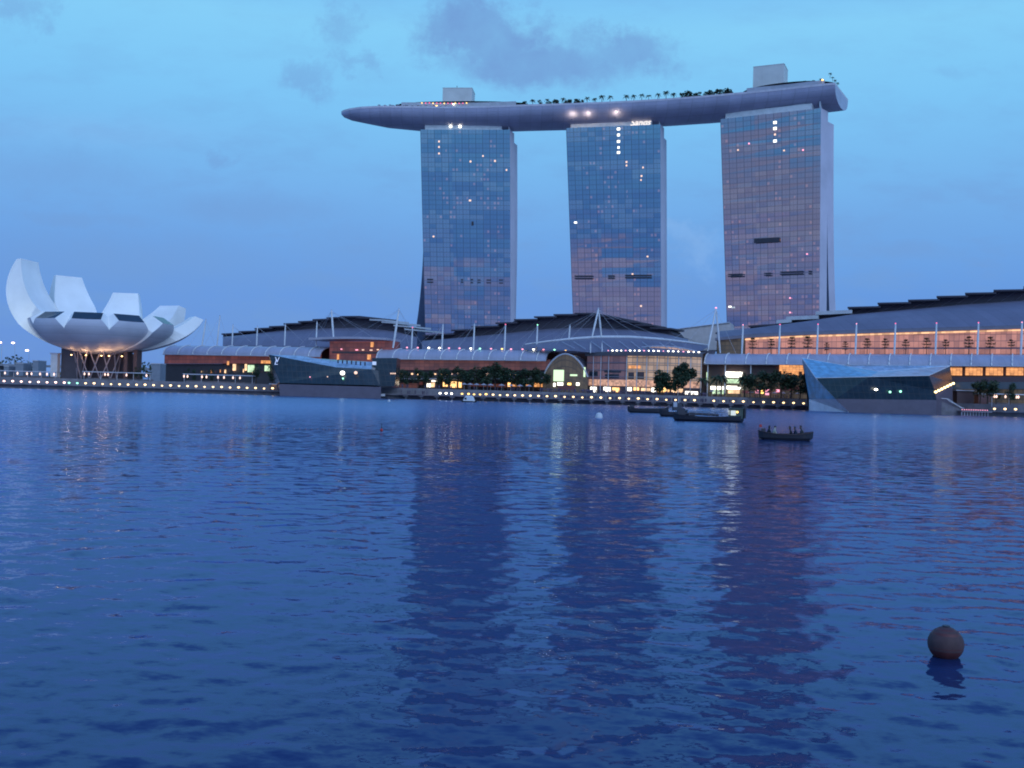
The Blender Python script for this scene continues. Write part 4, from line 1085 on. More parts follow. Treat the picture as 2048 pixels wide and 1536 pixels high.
for i, x in enumerate([1190, 1207, 1224, 1262, 1283, 1302, 1322, 1342, 1362, 1384, 1403]):
    xx = (x - 1290) / 125; p = mallpt(x) - mallback(x) * (9.6 * max(0, 1 - xx * xx) + .2); m = MB(); m.tube([p + UP * ZU, p + UP * zc], .22, 6); m.build('column', M_steel if x < 1262 else M_lightpan, eh)
for zz in (.30, .52, .76):
    curve_wall(1262, 1404, lerp(ZU + 3.4, zc, zz), lerp(ZU + 3.4, zc, zz) + .35, mat('floor_edge', (.36, .30, .26), .6), 'floor_edge', 9.3)
    curve_wall(1174, 1262, lerp(ZU + 3.4, zc, zz), lerp(ZU + 3.4, zc, zz) + .35, mat('floor_edge_dim', (.22, .18, .22), .6), 'floor_edge', 9.3)
for (x0, x1, y0, y1, mt) in [(1265, 1277, 745, 758, M_dkglass), (1281, 1297, 744, 758, M_dkglass), (1180, 1200, 742, 752, M_dkglass), (1214, 1250, 740, 745, M_dkglass), (1216, 1246, 748, 756, M_dkglass), (1265, 1290, 731, 737, E_orange)]:
    curve_wall(x0, x1, zat(x0, y1, -9), zat(x0, y0, -9), mt, 'dark_window', 9.25, n=3)
for (x0, x1, y0, y1, mt) in [(1184, 1198, 773.5, 784, E_white), (1214, 1229, 774, 783, E_white), (1233, 1248, 775, 784, E_amber), (1265, 1273, 775, 782, E_white), (1277, 1288, 774.5, 781, E_amber), (1312, 1321, 776, 784, E_white), (1323, 1346, 775, 784, E_amber), (1350, 1372, 777, 785, E_shop), (1375.5, 1398, 782.5, 788.5, E_white),
                             (1292, 1310, 776, 782, E_shop)]:
    curve_wall(x0, x1, zat(x0, y1, -11), zat(x0, y0, -11), mt, 'shop_window', 9.6, n=2)
curve_wall(1180, 1400, ZU + 3.6, ZU + 6.4, lit_mat('shop_twinkle', (1., .55, .36), .55, (.2, .12, .1), (.8, .8), 1.05, 41.0), 'mezzanine_lights', 9.5)
# lit arched skylight above the cornice and a row of bulbs
m = MB(); rows = []; ctr = 1322
for i in range(15):
    k = i / 14; x = lerp(1236, 1402, k); top_ = 706 - 13.5 * math.sin(math.pi * k) ** .8
    a, b = P(x, 709, dM(x) + 3), P(x, top_, dM(x) + 3); rows.append([a, b])
m.loft(rows, uv=lambda i, k: (i * 2.6, k * 3.0)); m.build('skylight_gable', lit_mat('skylight_glow', (1., .62, .46), .42, (.3, .26, .26), (2.6, 1.0), .6, 43.0, .12), eh)
m = MB(); m.tube([r[1] - mallback(1320) * .3 for r in rows], .3, 6); m.build('skylight_rim', M_steel, eh)
for i in range(20):
    x = 1224 + i * 9.2; xx = (x - 1290) / 125; p = mallpt(x) - mallback(x) * (10.5 * max(0, 1 - xx * xx) + .9); m = MB(); m.ball(p + UP * (zc + 2.1), .46 if i % 3 else .3, .25, .24, 8, 5); m.build('roof_bulb', G_lampw if i % 4 else G_pink, eh)
# the long white arched roof edge with its shell
m = MB(); top_, shell = [], []
for i in range(33):
    k = i / 32; x = lerp(1050, 1416, k); y = interp(x, [(1050, 688.5), (1100, 682), (1150, 677), (1200, 673.8), (1260, 674), (1320, 678), (1370, 683.5), (1416, 690)])
    s_ = math.sin(math.pi * k); q_ = P(x, y, dM(x) + 12 + 6 * s_); top_.append(q_)
    yl = interp(x, [(1050, 691), (1110, 698), (1180, 705), (1300, 709), (1390, 707), (1416, 695)]); e_ = P(x, yl, dM(x) + 5 - 11 * max(0, s_) ** .8)
    shell.append([q_ - UP * .3, lerp(q_, e_, .33) + UP * .7 * s_, lerp(q_, e_, .66) + UP * .7 * s_, e_])
m.tube(top_, [.25 + .45 * math.sin(math.pi * i / 32) for i in range(33)], 8); m.build('arched_edge', M_white, eh)
m = MB(); m.loft(shell); m.build('shell_roof', M_roof, eh)
for i in range(9):
    x = 1120 + i * 27; j = int(round((x - 1050) / 366 * 32)); A_, B_ = shell[j][1], shell[min(32, j + 3)][3]
    m = MB(); m.tube([lerp(A_, B_, .2) + UP * .9 - mallback(x) * .6, lerp(A_, B_, .9) + UP * .9 - mallback(x) * .6], .17, 5); m.build('roof_strut', M_steel, eh)
seg(eh, 1392, 1418, ZU, lambda x: zat(x, 700), 8, mat('link_wall', (.09, .085, .11), .5), 'link_wall', thick=6)
# glazed entrance vault
ev_ = thing('entrance_vault', 'dark glazed arch end beside the event hall, lit green inside', 'entrance', (mallpt(1130).x, mallpt(1130).y, ZU))
arcp = []
for i in range(15):
    k = i / 14; x = lerp(1086, 1176, k); y = 768 - 60 * math.sin(math.pi * (.03 + .94 * k)) ** .62; arcp.append(P(x, y, dM(x) - 6))
m = MB(); base_ = [Vector((p.x, p.y, ZU)) for p in arcp]
m.loft([[b, p] for b, p in zip(base_, arcp)], uv=lambda i, k: (i * 1.55, k * 12.0)); m.build('glass_end', E_olive, ev_)
m = MB(); m.tube([p - mallback(1130) * .2 for p in arcp], .38, 6); m.build('arch_rim', M_steel, ev_)
m = MB(); m.loft([[p, p + mallback(1130) * 14] for p in arcp]); m.build('barrel_roof', M_roof, ev_)
for (x0, x1, y0, y1, mt) in [(1107, 1128, 740, 762, E_green), (1088, 1100, 752, 762, E_olive), (1166, 1170, 735, 754, E_green), (1140, 1154, 749, 752, E_green), (1115, 1126, 765, 770.5, E_white), (1107, 1111, 766, 773, E_white), (1135, 1142, 766, 770, G_gold), (1152, 1158, 765.5, 771, E_white), (1116, 1150, 772, 779, E_red)]:
    a = P(x0, y1, dM(1130) - 6.6); b = P(x1, y0, dM(1130) - 6.6); m = MB(); m.slab((a.x, a.y - (x0 - 1130) * .08), (b.x, b.y - (x1 - 1130) * .08), (0, .3, 0), a.z, b.z); m.build('lit_pane', mt, ev_)
# red-brown roof pavilion between the first two arcades
rp = thing('roof_pavilion', 'red-brown lit pavilion with a flat white roof between two arcades', 'pavilion', (mallpt(705).x, mallpt(705).y, ZU))
seg(rp, 646, 772, lambda x: zat(x, 742), lambda x: zat(x, 682, 6), 6, E_red, 'wall', thick=10)
seg(rp, 646, 772, ZU, lambda x: zat(x, 742) - .01, 6.5, M_brown, 'foot_wall', thick=10)
m = MB(); rows = []
for i in range(17):
    k = i / 16; x = lerp(617, 772, k); h = 2.4 * math.sin(math.pi * (.1 + .8 * k)) ; d = dM(x) + 1; q_ = P(x, 680 if k > .06 else 679.6, d); q_.z += .6 * math.sin(math.pi * k)
    b_ = mallback(x) * 18; rows.append([q_, q_ + UP * 1.1, q_ + b_ + UP * 1.1, q_ + b_])
m.loft(rows, closed=True); m.poly(rows[0]); m.poly(rows[-1][::-1]); m.build('roof', M_vault, rp)
for (x0, x1, y0, y1, mt) in [(729, 735, 684, 694, E_orange), (723, 730, 709, 719, E_orange), (662, 666, 708, 720, E_orange), (669, 672, 697, 699, G_pink), (699, 704, 698.5, 700.5, G_pink), (712, 716, 698.5, 700.5, G_win), (728, 733, 699, 701, G_win), (742, 746, 698, 700, G_win), (652, 768, 703, 707, M_dkglass)]:
    panel(rp, x0, x1, y0, y1, 5.6, mt, 'lit_window')

# ------------------------------------------------------------------ crystal pavilions
def faces_mesh(t, defs, V):
    for name, mt, fs in defs:
        m = MB()
        for f in fs: m.poly([V[k] for k in f])
        m.build(name, mt, t)
def crystal_glass(name, base, gloss, rough, cell, dark=.6):
    mt = bpy.data.materials.new(name); mt.use_nodes = True; q = NG(mt.node_tree); b = mt.node_tree.nodes['Principled BSDF']
    oc = q.n('ShaderNodeTexCoord').outputs['Object']; x, y, z = q.sep(oc)
    ln = q.m('MAXIMUM', q.m('LESS_THAN', q.m('FRACT', q.m('DIVIDE', q.m('ADD', x, q.m('MULTIPLY', z, .22)), cell)), .12), q.m('LESS_THAN', q.m('FRACT', q.m('DIVIDE', z, cell * 1.3)), .10))
    nz = q.noise(oc, .35, 3)
    q.put(b.inputs['Base Color'], q.mix(q.m('MULTIPLY', ln, dark), q.ramp(nz, [(.3, tuple(c * .7 for c in base)), (.7, tuple(c * 1.3 for c in base))]), (*[c * .25 + .05 for c in base], 1)))
    b.inputs['Roughness'].default_value = rough; b.inputs['Metallic'].default_value = gloss; return mt
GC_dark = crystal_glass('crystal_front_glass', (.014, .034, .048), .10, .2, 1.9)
GC_skytint = crystal_glass('crystal_sky_tint_glass', (.17, .41, .60), .10, .3, 3.4, .30)  # mirrored sky of the prow facets is put into this blue base colour
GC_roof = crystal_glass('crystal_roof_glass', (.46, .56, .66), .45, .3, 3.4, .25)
cr = thing('crystal_pavilion', 'sharp-cornered crystal glass pavilion standing in the water, tall blue prow', 'pavilion', PZ(1740, 0, 380))
V = dict(A=P(1604, 716, 398), L=PZ(1618, -1, 396), F=P(1631.4, 756, 377), C=P(1756, 743, 384), B=P(1690, 731, 391), D=P(1900, 732, 386), E=P(1857.6, 751, 366), E2=P(1740, 753.5, 371),
         RB=P(1905, 765, 386), RF=P(1870, 782, 366.5), g0=P(1618, 798, 396), g1=P(1671, 798, 374), G=P(1699, 823.5, 372), q1=P(1873, 800, 366.5), q0=PZ(1875, -1, 366.5), rb0=PZ(1906, -1, 388), rb1=P(1905, 798, 388), BL=PZ(1640, -1, 412), BT=P(1625, 735, 415), DB=P(1890, 742, 412))
V['G'] = PZ(1700, -.5, 372.95); V['q0'] = Vector((V['q1'].x, V['q1'].y, -1.0))
faces_mesh(cr, [('prow_facet', GC_skytint, [('A', 'F', 'g1', 'g0')]), ('prow_plinth', mat('side_lit_plinth', (.90, .86, .90), .5), [('g0', 'g1', 'G', 'L')]),  # prow side of the plinth whitened: missing side light put into its colour
                ('upper_facet', GC_skytint, [('A', 'B', 'C', 'E2', 'F')]), ('roof_facet', GC_roof, [('C', 'D', 'E', 'E2'), ]), ('front_glazing', GC_dark, [('F', 'E2', 'E', 'RF', 'q1', 'g1')]),
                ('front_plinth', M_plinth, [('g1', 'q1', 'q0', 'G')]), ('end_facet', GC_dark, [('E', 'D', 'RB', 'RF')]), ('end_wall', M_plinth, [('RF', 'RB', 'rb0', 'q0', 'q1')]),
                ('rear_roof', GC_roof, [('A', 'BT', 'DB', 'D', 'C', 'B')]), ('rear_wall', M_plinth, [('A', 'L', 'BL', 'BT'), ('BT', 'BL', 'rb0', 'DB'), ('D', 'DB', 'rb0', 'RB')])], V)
m = MB(); m.tube([V['F'], V['E2'], V['E'], V['D']], .13, 5); m.tube([V['A'], V['F'], V['G']], .10, 5); m.tube([V['A'], V['B'], V['C'], V['D']], .10, 5); m.build('edge_trim', M_white, cr)
for i in range(7):
    k = i / 6; p = lerp(V['RF'], V['RB'], k) + Vector((.1, -.45, -.35)); m = MB(); m.ball(p, .55, .4, .42, 8, 5); m.build('soffit_lamp', glow_mat('soffit_gold', (1., .72, .30), 5.0), cr)
for px, py, mt in ((1752, 779, G_lampw), (1780, 784, G_green), (1801, 783, G_green)):
    p = P(px, py, 367.0); m = MB(); m.ball(p, .7 if mt is G_lampw else .45, .3, .4, 8, 5); m.build('interior_lamp', mt, cr)
# dark left crystal
cl = thing('dark_crystal_pavilion', 'low dark glass pavilion with a pale monogram and sloping blue roof strip, on the water', 'pavilion', PZ(650, 0, 402))
V = dict(a=P(537, 709, 404), b=P(672, 734.5, 402), c=P(743, 738.5, 402), d=P(745, 724, 412), e=P(668, 722.5, 410), f=P(600, 711.5, 410), g=P(560, 766, 400), h=P(760, 771, 399), i=P(757, 742, 402),
         p0=P(558, 768, 400), p1=P(762, 774, 398.5), p2=PZ(762, -1, 398.5), p3=PZ(560, -1, 400), bk0=P(552, 770, 425), bk1=P(760, 770, 425), bk2=PZ(760, -1, 425), bk3=PZ(560, -1, 425), r0=P(540, 711, 422), r1=P(745, 727, 425))
faces_mesh(cl, [('front_glazing', GC_dark, [('a', 'b', 'g'), ('b', 'c', 'i', 'h', 'g')]), ('roof_strip', GC_roof, [('a', 'f', 'e', 'b'), ('b', 'e', 'd', 'c')]), ('plinth', M_plinth, [('p0', 'p1', 'p2', 'p3'), ('p0', 'p3', 'bk3', 'bk0'), ('p1', 'bk1', 'bk2', 'p2'), ('p0', 'bk0', 'bk1', 'p1')]),
                ('rear_wall', M_dkglass, [('a', 'g', 'bk0', 'r0'), ('r0', 'bk0', 'bk1', 'r1'), ('c', 'd', 'r1', 'bk1', 'h', 'i'), ('a', 'r0', 'f'), ('f', 'r0', 'r1', 'd', 'e')])], V)
text_mesh('V', 3.1, .0, 'monogram', glow_mat('monogram_pale', (.75, .82, 1.0), .32), P(557, 720.5, 402.0) + Vector((0, -2.2, 0)), Vector((1, 0, 0)), cl, .05, .0)
text_mesh('L', 3.1, .25, 'monogram', MATS['monogram_pale'], P(554.5, 725, 402.0) + Vector((0, -2.3, 0)), Vector((1, 0, 0)), cl, .05, .0)
for px, py, mt, s in ((685, 746, G_sign, 1.0), (711.5, 745.5, G_win, .7), (686, 757, G_green, .35), (620, 754, G_pink, .25), (655, 753.5, G_win, .25)):
    p = P(px, py, 399.6); m = MB(); m.ball(p, s, .25, s * .9, 10, 6); m.build('interior_lamp', mt, cl)
for i in range(7):
    p = P(676 + i * 9, 725 + i * .9, 403.5); m = MB(); m.box(p + UP * .5, .5, .4, 1.5); m.build('terrace_parasol', M_dark, cl)
dc = thing('dark_glass_block', 'dark angular glass block joined to the low pavilion, right end', 'pavilion', PZ(768, ZB, 412))
m = MB(); q0, q1, q2, q3 = P(744, 716, 408), P(794, 716, 412), P(790, 772, 411.7), P(750, 772, 408.5)
bk_ = Vector((0, 14, 0)); m.add([q0, q1, q2, q3, q0 + bk_, q1 + bk_, q2 + bk_, q3 + bk_], [(3, 2, 1, 0), (4, 5, 6, 7), (0, 1, 5, 4), (1, 2, 6, 5), (2, 3, 7, 6), (3, 0, 4, 7)]); m.build('body', GC_dark, dc)
m = MB(); p = P(749, 727, 406.6); m.slab((p.x - .9, p.y), (p.x + .7, p.y), (0, .15, 0), p.z - .6, p.z + .8); m.build('sign', glow_mat('pale_sign', (.7, .75, .85), .35), dc)
for i in range(3):
    p = P(782 + 4 * i, 747, 410.5); m = MB(); m.ball(p, .3); m.build('lamp', G_win, dc)

# ------------------------------------------------------------------ masts and cables
def mast(base, top, r, label, red=True, cables=(), group=None, lampm=None, kind='roof_mast'):
    t = thing(kind, label, 'mast', base, group)
    m = MB(); k = lerp(base, top, .5); m.tube([base, k, top], [r, r * 1.25, r * .85], 8); m.build('pole', M_white, t)
    m = MB(); m.ball(top + UP * .3, .30 if red else .26, None, .24, 8, 5); m.build('beacon', lampm or (G_red if red else M_steel), t)
    for c in cables:
        m = MB(); m.tube([top - UP * .4, c], .055, 4); m.build('cable', M_steel, t)
    return t
def fans(x, yt, left, right, bk=26, y=None):
    return [P(x + o_, (y or 662) + abs(o_) * .06, dM(x + o_) + bk) for o_ in left + right]
L_ = [(466, 650, 688), (515, 653, 688), (571, 649, 688), (634, 644, 690)]
for i, (x, yt, yb) in enumerate(L_):
    b_ = P(x - 2.0, yb + 3, dM(x) + 8); t_ = P(x, yt, dM(x) + 8)
    mast(b_, t_, .30, '%s slim white mast from the museum along the first arcade roof' % ORD[i], False, [P(x + 36, 684, dM(x) + 14), P(x + 24, 672, dM(x) + 30)], 'slim masts on the first arcade')
for i, (x0, y0, x1, y1) in enumerate([(412, 639, 404, 690), (440, 632, 434, 690)]):
    mast(P(x1, y1, 560), P(x0, y0, 560), .35, ['pale leaning mast just right of the museum petal tip', 'pale leaning mast between museum and stepped roof'][i], False, [P(x1 - 25, 690, 560), P(x1 + 25, 690, 560)], 'pale masts behind the museum')
mast(P(667, 676, dM(667) + 6), P(663, 621, dM(667) + 6), .42, 'tall white mast standing on the flat white pavilion roof', False, [P(620, 690, dM(640) + 20), P(640, 672, dM(640) + 40), P(700, 664, dM(700) + 36), P(740, 664, dM(740) + 36), P(770, 690, dM(770) + 14), P(600, 690, dM(600) + 12)])
mast(P(786, 696, dM(786) + 5), P(798, 618, dM(790) + 5), .45, 'tall white mast leaning right between first and middle arcade', True, [P(700, 676, dM(700) + 18), P(740, 668, dM(740) + 34), P(826, 672, dM(826) + 34), P(850, 697, dM(850) + 10), P(820, 697, dM(820) + 10)], lampm=M_steel)
C_ = [(825, 656, 696), (886, 649, 697), (949, 648, 698), (1011, 650, 699), (1075, 651, 700), (1140, 651, 677)]
for i, (x, yt, yb) in enumerate(C_):
    b_ = P(x - 2.2, yb + 2, dM(x) + 9); t_ = P(x, yt, dM(x) + 9)
    mast(b_, t_, .34, '%s slim white mast from the left on the middle arcade roof' % ORD[i], i in (0, 3, 4), [P(x - 34, 697, dM(x) + 8), P(x - 22, 684, dM(x) + 24), P(x - 50, 690, dM(x) + 20)], 'slim masts on the middle arcade', lampm=(G_green if i == 4 else None))
R_ = [1486, 1560, 1636, 1713, 1791, 1873, 1957, 2044, 2132, 2222]
for i, x in enumerate(R_):
    yt = interp(x, [(1486, 651), (2044, 646)]); b_ = P(x - 2.3, interp(x, [(1486, 706), (2044, 709)]) + 2, dM(x) + 10); t_ = P(x, yt, dM(x) + 10)
    mast(b_, t_, .36, '%s slim white beacon mast from the left on the right arcade roof' % ORD[i], True, [], 'beacon masts on the right arcade', lampm=G_pink if i in (0, 3, 7) else G_red)
def aframe(ax, ay, f1, f2, d, label, cables, beacon):
    A = P(ax, ay, d); t = thing('frame_mast', label, 'mast', (A.x, d, P(f1[0], f1[1], d).z), None)
    for f in (f1, f2):
        m = MB(); b_ = P(f[0], f[1], d + (2 if f is f2 else -2)); m.tube([b_, lerp(b_, A, .5), A], [.34, .45, .3], 8); m.build('leg', M_white, t)
    m = MB(); m.ball(A + UP * .3, .5, None, .35, 8, 5); m.build('beacon', beacon, t)
    for c in cables:
        m = MB(); m.tube([A - UP * .5, c], .055, 4); m.build('cable', M_steel, t)
aframe(1197, 618, (1184, 675), (1203, 675), dM(1197) - 6, 'white A-shaped mast over the centre of the arched roof edge', [P(1084, 700, dM(1084) + 8), P(1062, 688, dM(1062)), P(1100, 684, dM(1100) - 6), P(1140, 678, dM(1140) - 8), P(1240, 675, dM(1240) - 8), P(1290, 678, dM(1290) - 8), P(1340, 682, dM(1340) - 6)], M_steel)
aframe(1432, 617, (1414, 707), (1440.5, 706), dM(1432) + 12, 'white A-shaped mast left of the lit terrace wall', [P(1370, 690, dM(1370)), P(1330, 690, dM(1330)), P(1472, 707, dM(1472) + 10)], G_pink)
for i, (x, y0, y1) in enumerate([(1181, 687, 706), (1204, 686, 706)]):
    mast(P(x, y1, dM(x) - 6), P(x, y0, dM(x) - 6), .22, ['short post by the left end of the event hall cornice', 'short post on the event hall roof, under the A-shaped mast'][i], False)
# coloured crest lamps on the middle arcade
cl_p = thing('crest_lamp', 'x', 'lamp', (0, 0, -500), 'coloured lamps along the middle arcade crest'); ORIGIN[cl_p.name] = Vector((0, 0, 0))
cols = [G_pink, G_pink, G_lampw, G_lampw, G_pink, G_pink, G_lampw, G_green, G_pink, G_gold, G_pink, G_pink, G_lampw, G_pink, G_green, G_gold, G_lampw, G_pink]
xs_ = [814, 835.5, 857.5, 879, 898, 919, 941.5, 960, 982, 1004, 1022, 1045, 1067, 1087, 1109, 1131.5, 1155, 1178]
bpy.data.objects.remove(cl_p)
for i, (x, mt) in enumerate(zip(xs_, cols)):
    y = interp(x, [(814, 695), (1178, 700.5)]); p = P(x, y, dM(x) + 8)
    t = thing('crest_lamp', '%s small %s lamp from the left along the middle arcade crest' % (ORD[i], {G_pink: 'pink', G_lampw: 'white', G_green: 'green', G_gold: 'golden'}[mt]), 'lamp', p - UP * 1.2, 'coloured lamps along the middle arcade crest')
    m = MB(); m.tube([p - UP * 1.2, p], .1, 5); m.build('stem', M_steel, t); m = MB(); m.ball(p, .52, .35, .34, 8, 5); m.build('bulb', mt, t)

# ------------------------------------------------------------------ quay lamps
def lamp_proto(glow, label, group):
    t = thing('quay_lamp', label, 'lamp', (0, 0, -500), group); ORIGIN[t.name] = Vector((0, 0, 0))
    m = MB(); m.tube([(0, 0, 0), (0, 0, .55)], .16, 6); m.build('post', M_steel, t); m = MB(); m.ball((0, 0, .78), .50, .36, .32, 10, 6); m.build('bulb', glow, t); return learn(t)
def row(xs, dfun, label, group, glow=None):
    pr = lamp_proto(glow or G_lamp, label, group)
    for i, x in enumerate(xs):
        p = PZ(x, ZB + .02, dfun(x) + .6); p.z = ZB + .02
        if i == 0: pr.location = p
        else: dup(pr, p, scale=random.uniform(.84, 1.14))
row([8 + 17.2 * i for i in range(8)], lambda x: QY, 'small pinkish quay lamp left of the museum foot', 'pinkish quay lamps', glow_mat('lamp_pinkish', (1., .62, .50), 4.5))
row([138, 154.5], lambda x: QY, 'small green quay lamp below the museum', 'green quay lamps', G_green)
row([171 + 17.0 * i for i in range(23)], lambda x: QY, 'small warm quay lamp between the museum and the dark crystal', 'warm quay lamps below the museum')
row([880, 892, 903], lambda x: QY - 2, 'small white quay lamp at the start of the boardwalk', 'white boardwalk lamps', G_lampw)
row([924, 937, 948, 960, 972], lambda x: QY - 2, 'small lamp close to its neighbours on the boardwalk below the trees', 'close-set boardwalk lamps', G_gold)
row([986, 1000, 1014.5, 1029.5, 1045, 1060.5, 1077, 1094, 1111, 1129, 1146.5, 1164.5, 1183, 1201.5, 1220, 1239, 1257.5, 1276.5, 1295, 1314, 1332.5, 1351, 1370, 1389], lambda x: QY - 2, 'warm lamp on the boardwalk before the event hall', 'warm boardwalk lamps')
row([1427.5, 1447, 1466.5, 1486.5, 1507, 1527, 1547, 1567, 1587, 1607], lambda x: QY - 2, 'warm lamp on the boardwalk just left of the sharp crystal', 'warm lamps beside the sharp crystal')
row([1989, 2010, 2031, 2053, 2075, 2097], lambda x: interp(x, [(1880, 392), (2060, 366), (2350, 340)]), 'bright warm quay lamp right of the sharp crystal', 'warm lamps right of the crystal')

# ------------------------------------------------------------------ pergolas on the promenade
def pergola(x0, x1, ytop, d, lamps, label):
    a = PZ(x0, ZU, d); b = PZ(x1, ZU, d); zt = P((x0 + x1) / 2, ytop, d).z
    t = thing('pergola', label, 'pergola', ((a.x + b.x) / 2, d, ZU - 1)); 
    m = MB(); m.slab((a.x, a.y), (b.x, b.y), (0, 4.5, 0), zt - .35, zt); m.build('roof', M_steel, t)
    n = max(2, int((b.x - a.x) / 6))
    for i in range(n + 1):
        X = lerp(a.x + .4, b.x - .4, i / n); m = MB(); m.tube([(X, d + 1, ZU - 1), (X, d + 1, zt - .35)], .12, 6); m.build('post', M_steel, t)
    for x in lamps:
        p = PZ(x, zt - 1.0, d + .4); m = MB(); m.tube([p, p + UP * .65], .06, 5); m.ball(p - UP * .2, .36, None, .55, 8, 5); m.build('lantern', glow_mat('lantern_glow', (1., .66, .52), 1.6), t)
    m = MB(); m.slab((a.x, a.y + 3.9), (b.x, b.y + 3.9), (0, .2, 0), ZU - 1, ZU + .6); m.build('bench_wall', M_conc, t)
pergola(-60, 110, 741, 426, [10, 35, 54, 63, 80, 94, 108], 'low pergola with lanterns at the picture edge left of the museum')
pergola(164, 300, 744, 426, [169, 178, 210, 216, 253, 293], 'low pergola with lanterns in front of the museum foot')
pergola(365, 505, 749, 426, [368, 375, 404, 413, 436, 448, 466, 480], 'low pergola with lanterns right of the museum')
pergola(1984, 2160, 789, 384, [1989, 1993, 2011, 2033, 2037, 2060, 2080], 'low pergola with lanterns right of the sharp crystal')
def kiosk(x0, x1, y0, d, label, wall):
    a = PZ(x0, ZU, d); b = PZ(x1, ZU, d); zt = P((x0 + x1) / 2, y0, d).z; t = thing('kiosk', label, 'kiosk', ((a.x + b.x) / 2, d, ZU))
    m = MB(); m.slab((a.x + .6, d + .5), (b.x - .6, d + .5), (0, 5, 0), ZU, zt - .4); m.build('wall', wall, t); m = MB(); m.slab((a.x, d), (b.x, d), (0, 6, 0), zt - .4, zt); m.build('roof', M_steel, t)
kiosk(1912, 1952, 780, 396, 'flat-roofed kiosk beside the sharp crystal', M_brown)
kiosk(1955, 1984, 787, 400, 'small orange-lit kiosk left of the pergola lanterns', E_dim)
kiosk(538, 556, 767, 421, 'small lit kiosk at the end of the museum quay', E_shop)

# landing stage and stairs right of the crystal
st = thing('landing_stage', 'grey stairs and low landing stage beside the sharp crystal', 'landing stage', PZ(1910, 0, 376))
m = MB(); a = PZ(1878, 0, 374); b = PZ(1924, 0, 372)
for i in range(10):
    k = i / 9; z = lerp(5.0, 1.8, k); x0_ = lerp(a.x, b.x, k); m.slab((x0_, 373), (x0_ + .95, 373), (0, 7, 0), -.5, z)
m.build('stairs', M_conc, st)
m = MB(); m.tube([Vector((a.x, 372.6, 6.2)), Vector((lerp(a.x, b.x, .35), 372.6, 6.0)), Vector((b.x, 372.6, 2.8)), Vector((b.x + 1, 372.6, 2.7))], .12, 5); m.tube([Vector((a.x + 5, 379, 6.2)), Vector((b.x - 2, 379, 5.4)), Vector((b.x + 3, 379, 2.9))], .12, 5); m.build('handrail', M_white, st)
c0, c1 = PZ(1922, 0, 370), PZ(1984, 0, 368); m = MB(); m.slab((c0.x, 370), (c1.x, 368), (0, 5, 0), 1.3, 1.9); m.build('platform', M_conc, st)
for i in range(10):
    X = lerp(c0.x + .4, c1.x - .4, i / 9); m = MB(); m.tube([(X, 370.4, -1.5), (X, 370.4, 1.3)], .2, 6); m.build('pile', M_steel, st)
for i in range(12):
    X = lerp(c0.x + .2, c1.x - 1, i / 11); m = MB(); m.ball((X, 369.6, 2.2), .2, None, .18, 6, 4); m.build('deck_light', G_pink, st)

# ------------------------------------------------------------------ promenade trees
grp = 'broad trees along the promenade'
S = Spawner([tree_proto(70 + k, 9.0, 4.2, 3.4, 'x', 'tree', 620, .42, M_leaf if k % 2 else M_leaf2, name='promenade_tree', group=grp) for k in range(4)])
tl_ = [(798, 745, .75), (815, 747, .7), (836, 745, .8), (856, 744, .8), (878, 743, .85), (898, 743, .8), (916, 742, .9), (936, 741, .9), (955, 740, .95), (974, 740, 1.0), (990, 735, 1.05), (1006, 737, 1.05), (1036, 748, 1.0), (1050, 744, 1.0), (1066, 745, 1.1), (1080, 747, 1.05),
       (1500, 752, .95), (1520, 748, 1.0), (1541, 750, 1.0), (1562, 748, 1.05), (1583, 750, 1.0), (1600, 752, .9), (1960, 768, .9), (1975, 765, .95), (1992, 768, .9), (2020, 772, .7)]
for i, (x, yt, sc) in enumerate(tl_):
    d = dM(x) - (13 if x < 1200 else 10); zt = P(x, yt - 8, d).z; p = PZ(x, ZU, d)
    nm = ('%s dark tree from the left before the middle arcade' % ORD[i]) if i < 16 else (('%s dark tree from the left between the event hall and the sharp crystal' % ORD[i - 16]) if i < 22 else ('%s dark tree from the left, right of the sharp crystal' % ORD[i - 22]))
    h = zt - ZU; S.put(p, nm, rz=i * 1.7, scale=(h / 9.0 * 1.02 * sc, h / 9.0 * 1.02 * sc, h / 9.0))
grp = None
bt = [tree_proto(91, 12.5, 6.2, 5.9, 'large round dark tree in front of the beige-lit hall, the taller of two', 'tree', 3400, .50, name='large_tree'), tree_proto(92, 9.5, 4.6, 4.3, 'rounded dark tree before the beige-lit hall, the smaller of two', 'tree', 2200, .46, name='large_tree')]
bt[0].location = PZ(1366, ZU, dM(1366) - 17); bt[1].location = PZ(1325, ZU, dM(1325) - 18)
zt = P(1366, 729, dM(1366) - 17).z; bt[0].scale = (.92, .92, (zt - ZU) / 12.5); zt = P(1325, 740, dM(1325) - 18).z; bt[1].scale = (1.0, 1.0, (zt - ZU) / 9.5)
S = Spawner([tree_proto(95 + k, 7.5, 2.6, 3.2, 'x', 'tree', 420, .36, name='quay_tree', group='dark trees round the dark crystal') for k in range(2)])
for i, (x, yt) in enumerate([(512, 728), (545, 728), (374, 738), (388, 740), (405, 741), (422, 739), (272, 735), (284, 734), (297, 735)]):
    d = 432 if x > 500 else 447; h = P(x, yt, d).z - ZU; S.put(PZ(x, ZU, d), ['dark slim tree left of the dark crystal', 'dark slim tree touching the dark crystal corner', 'first dark bush right of the museum', 'second dark bush right of the museum', 'third dark bush right of the museum', 'fourth dark bush right of the museum', 'first small tree under the long low petal', 'second small tree under the long low petal', 'third small tree under the long low petal'][i], rz=i, scale=(h / 7.5 * .8, h / 7.5 * .8, h / 7.5))
S = Spawner([palm_proto(30 + k, 6.5, 3.2, 'x', group='palms before the right arcade', thick=.24, nf=17) for k in range(2)])
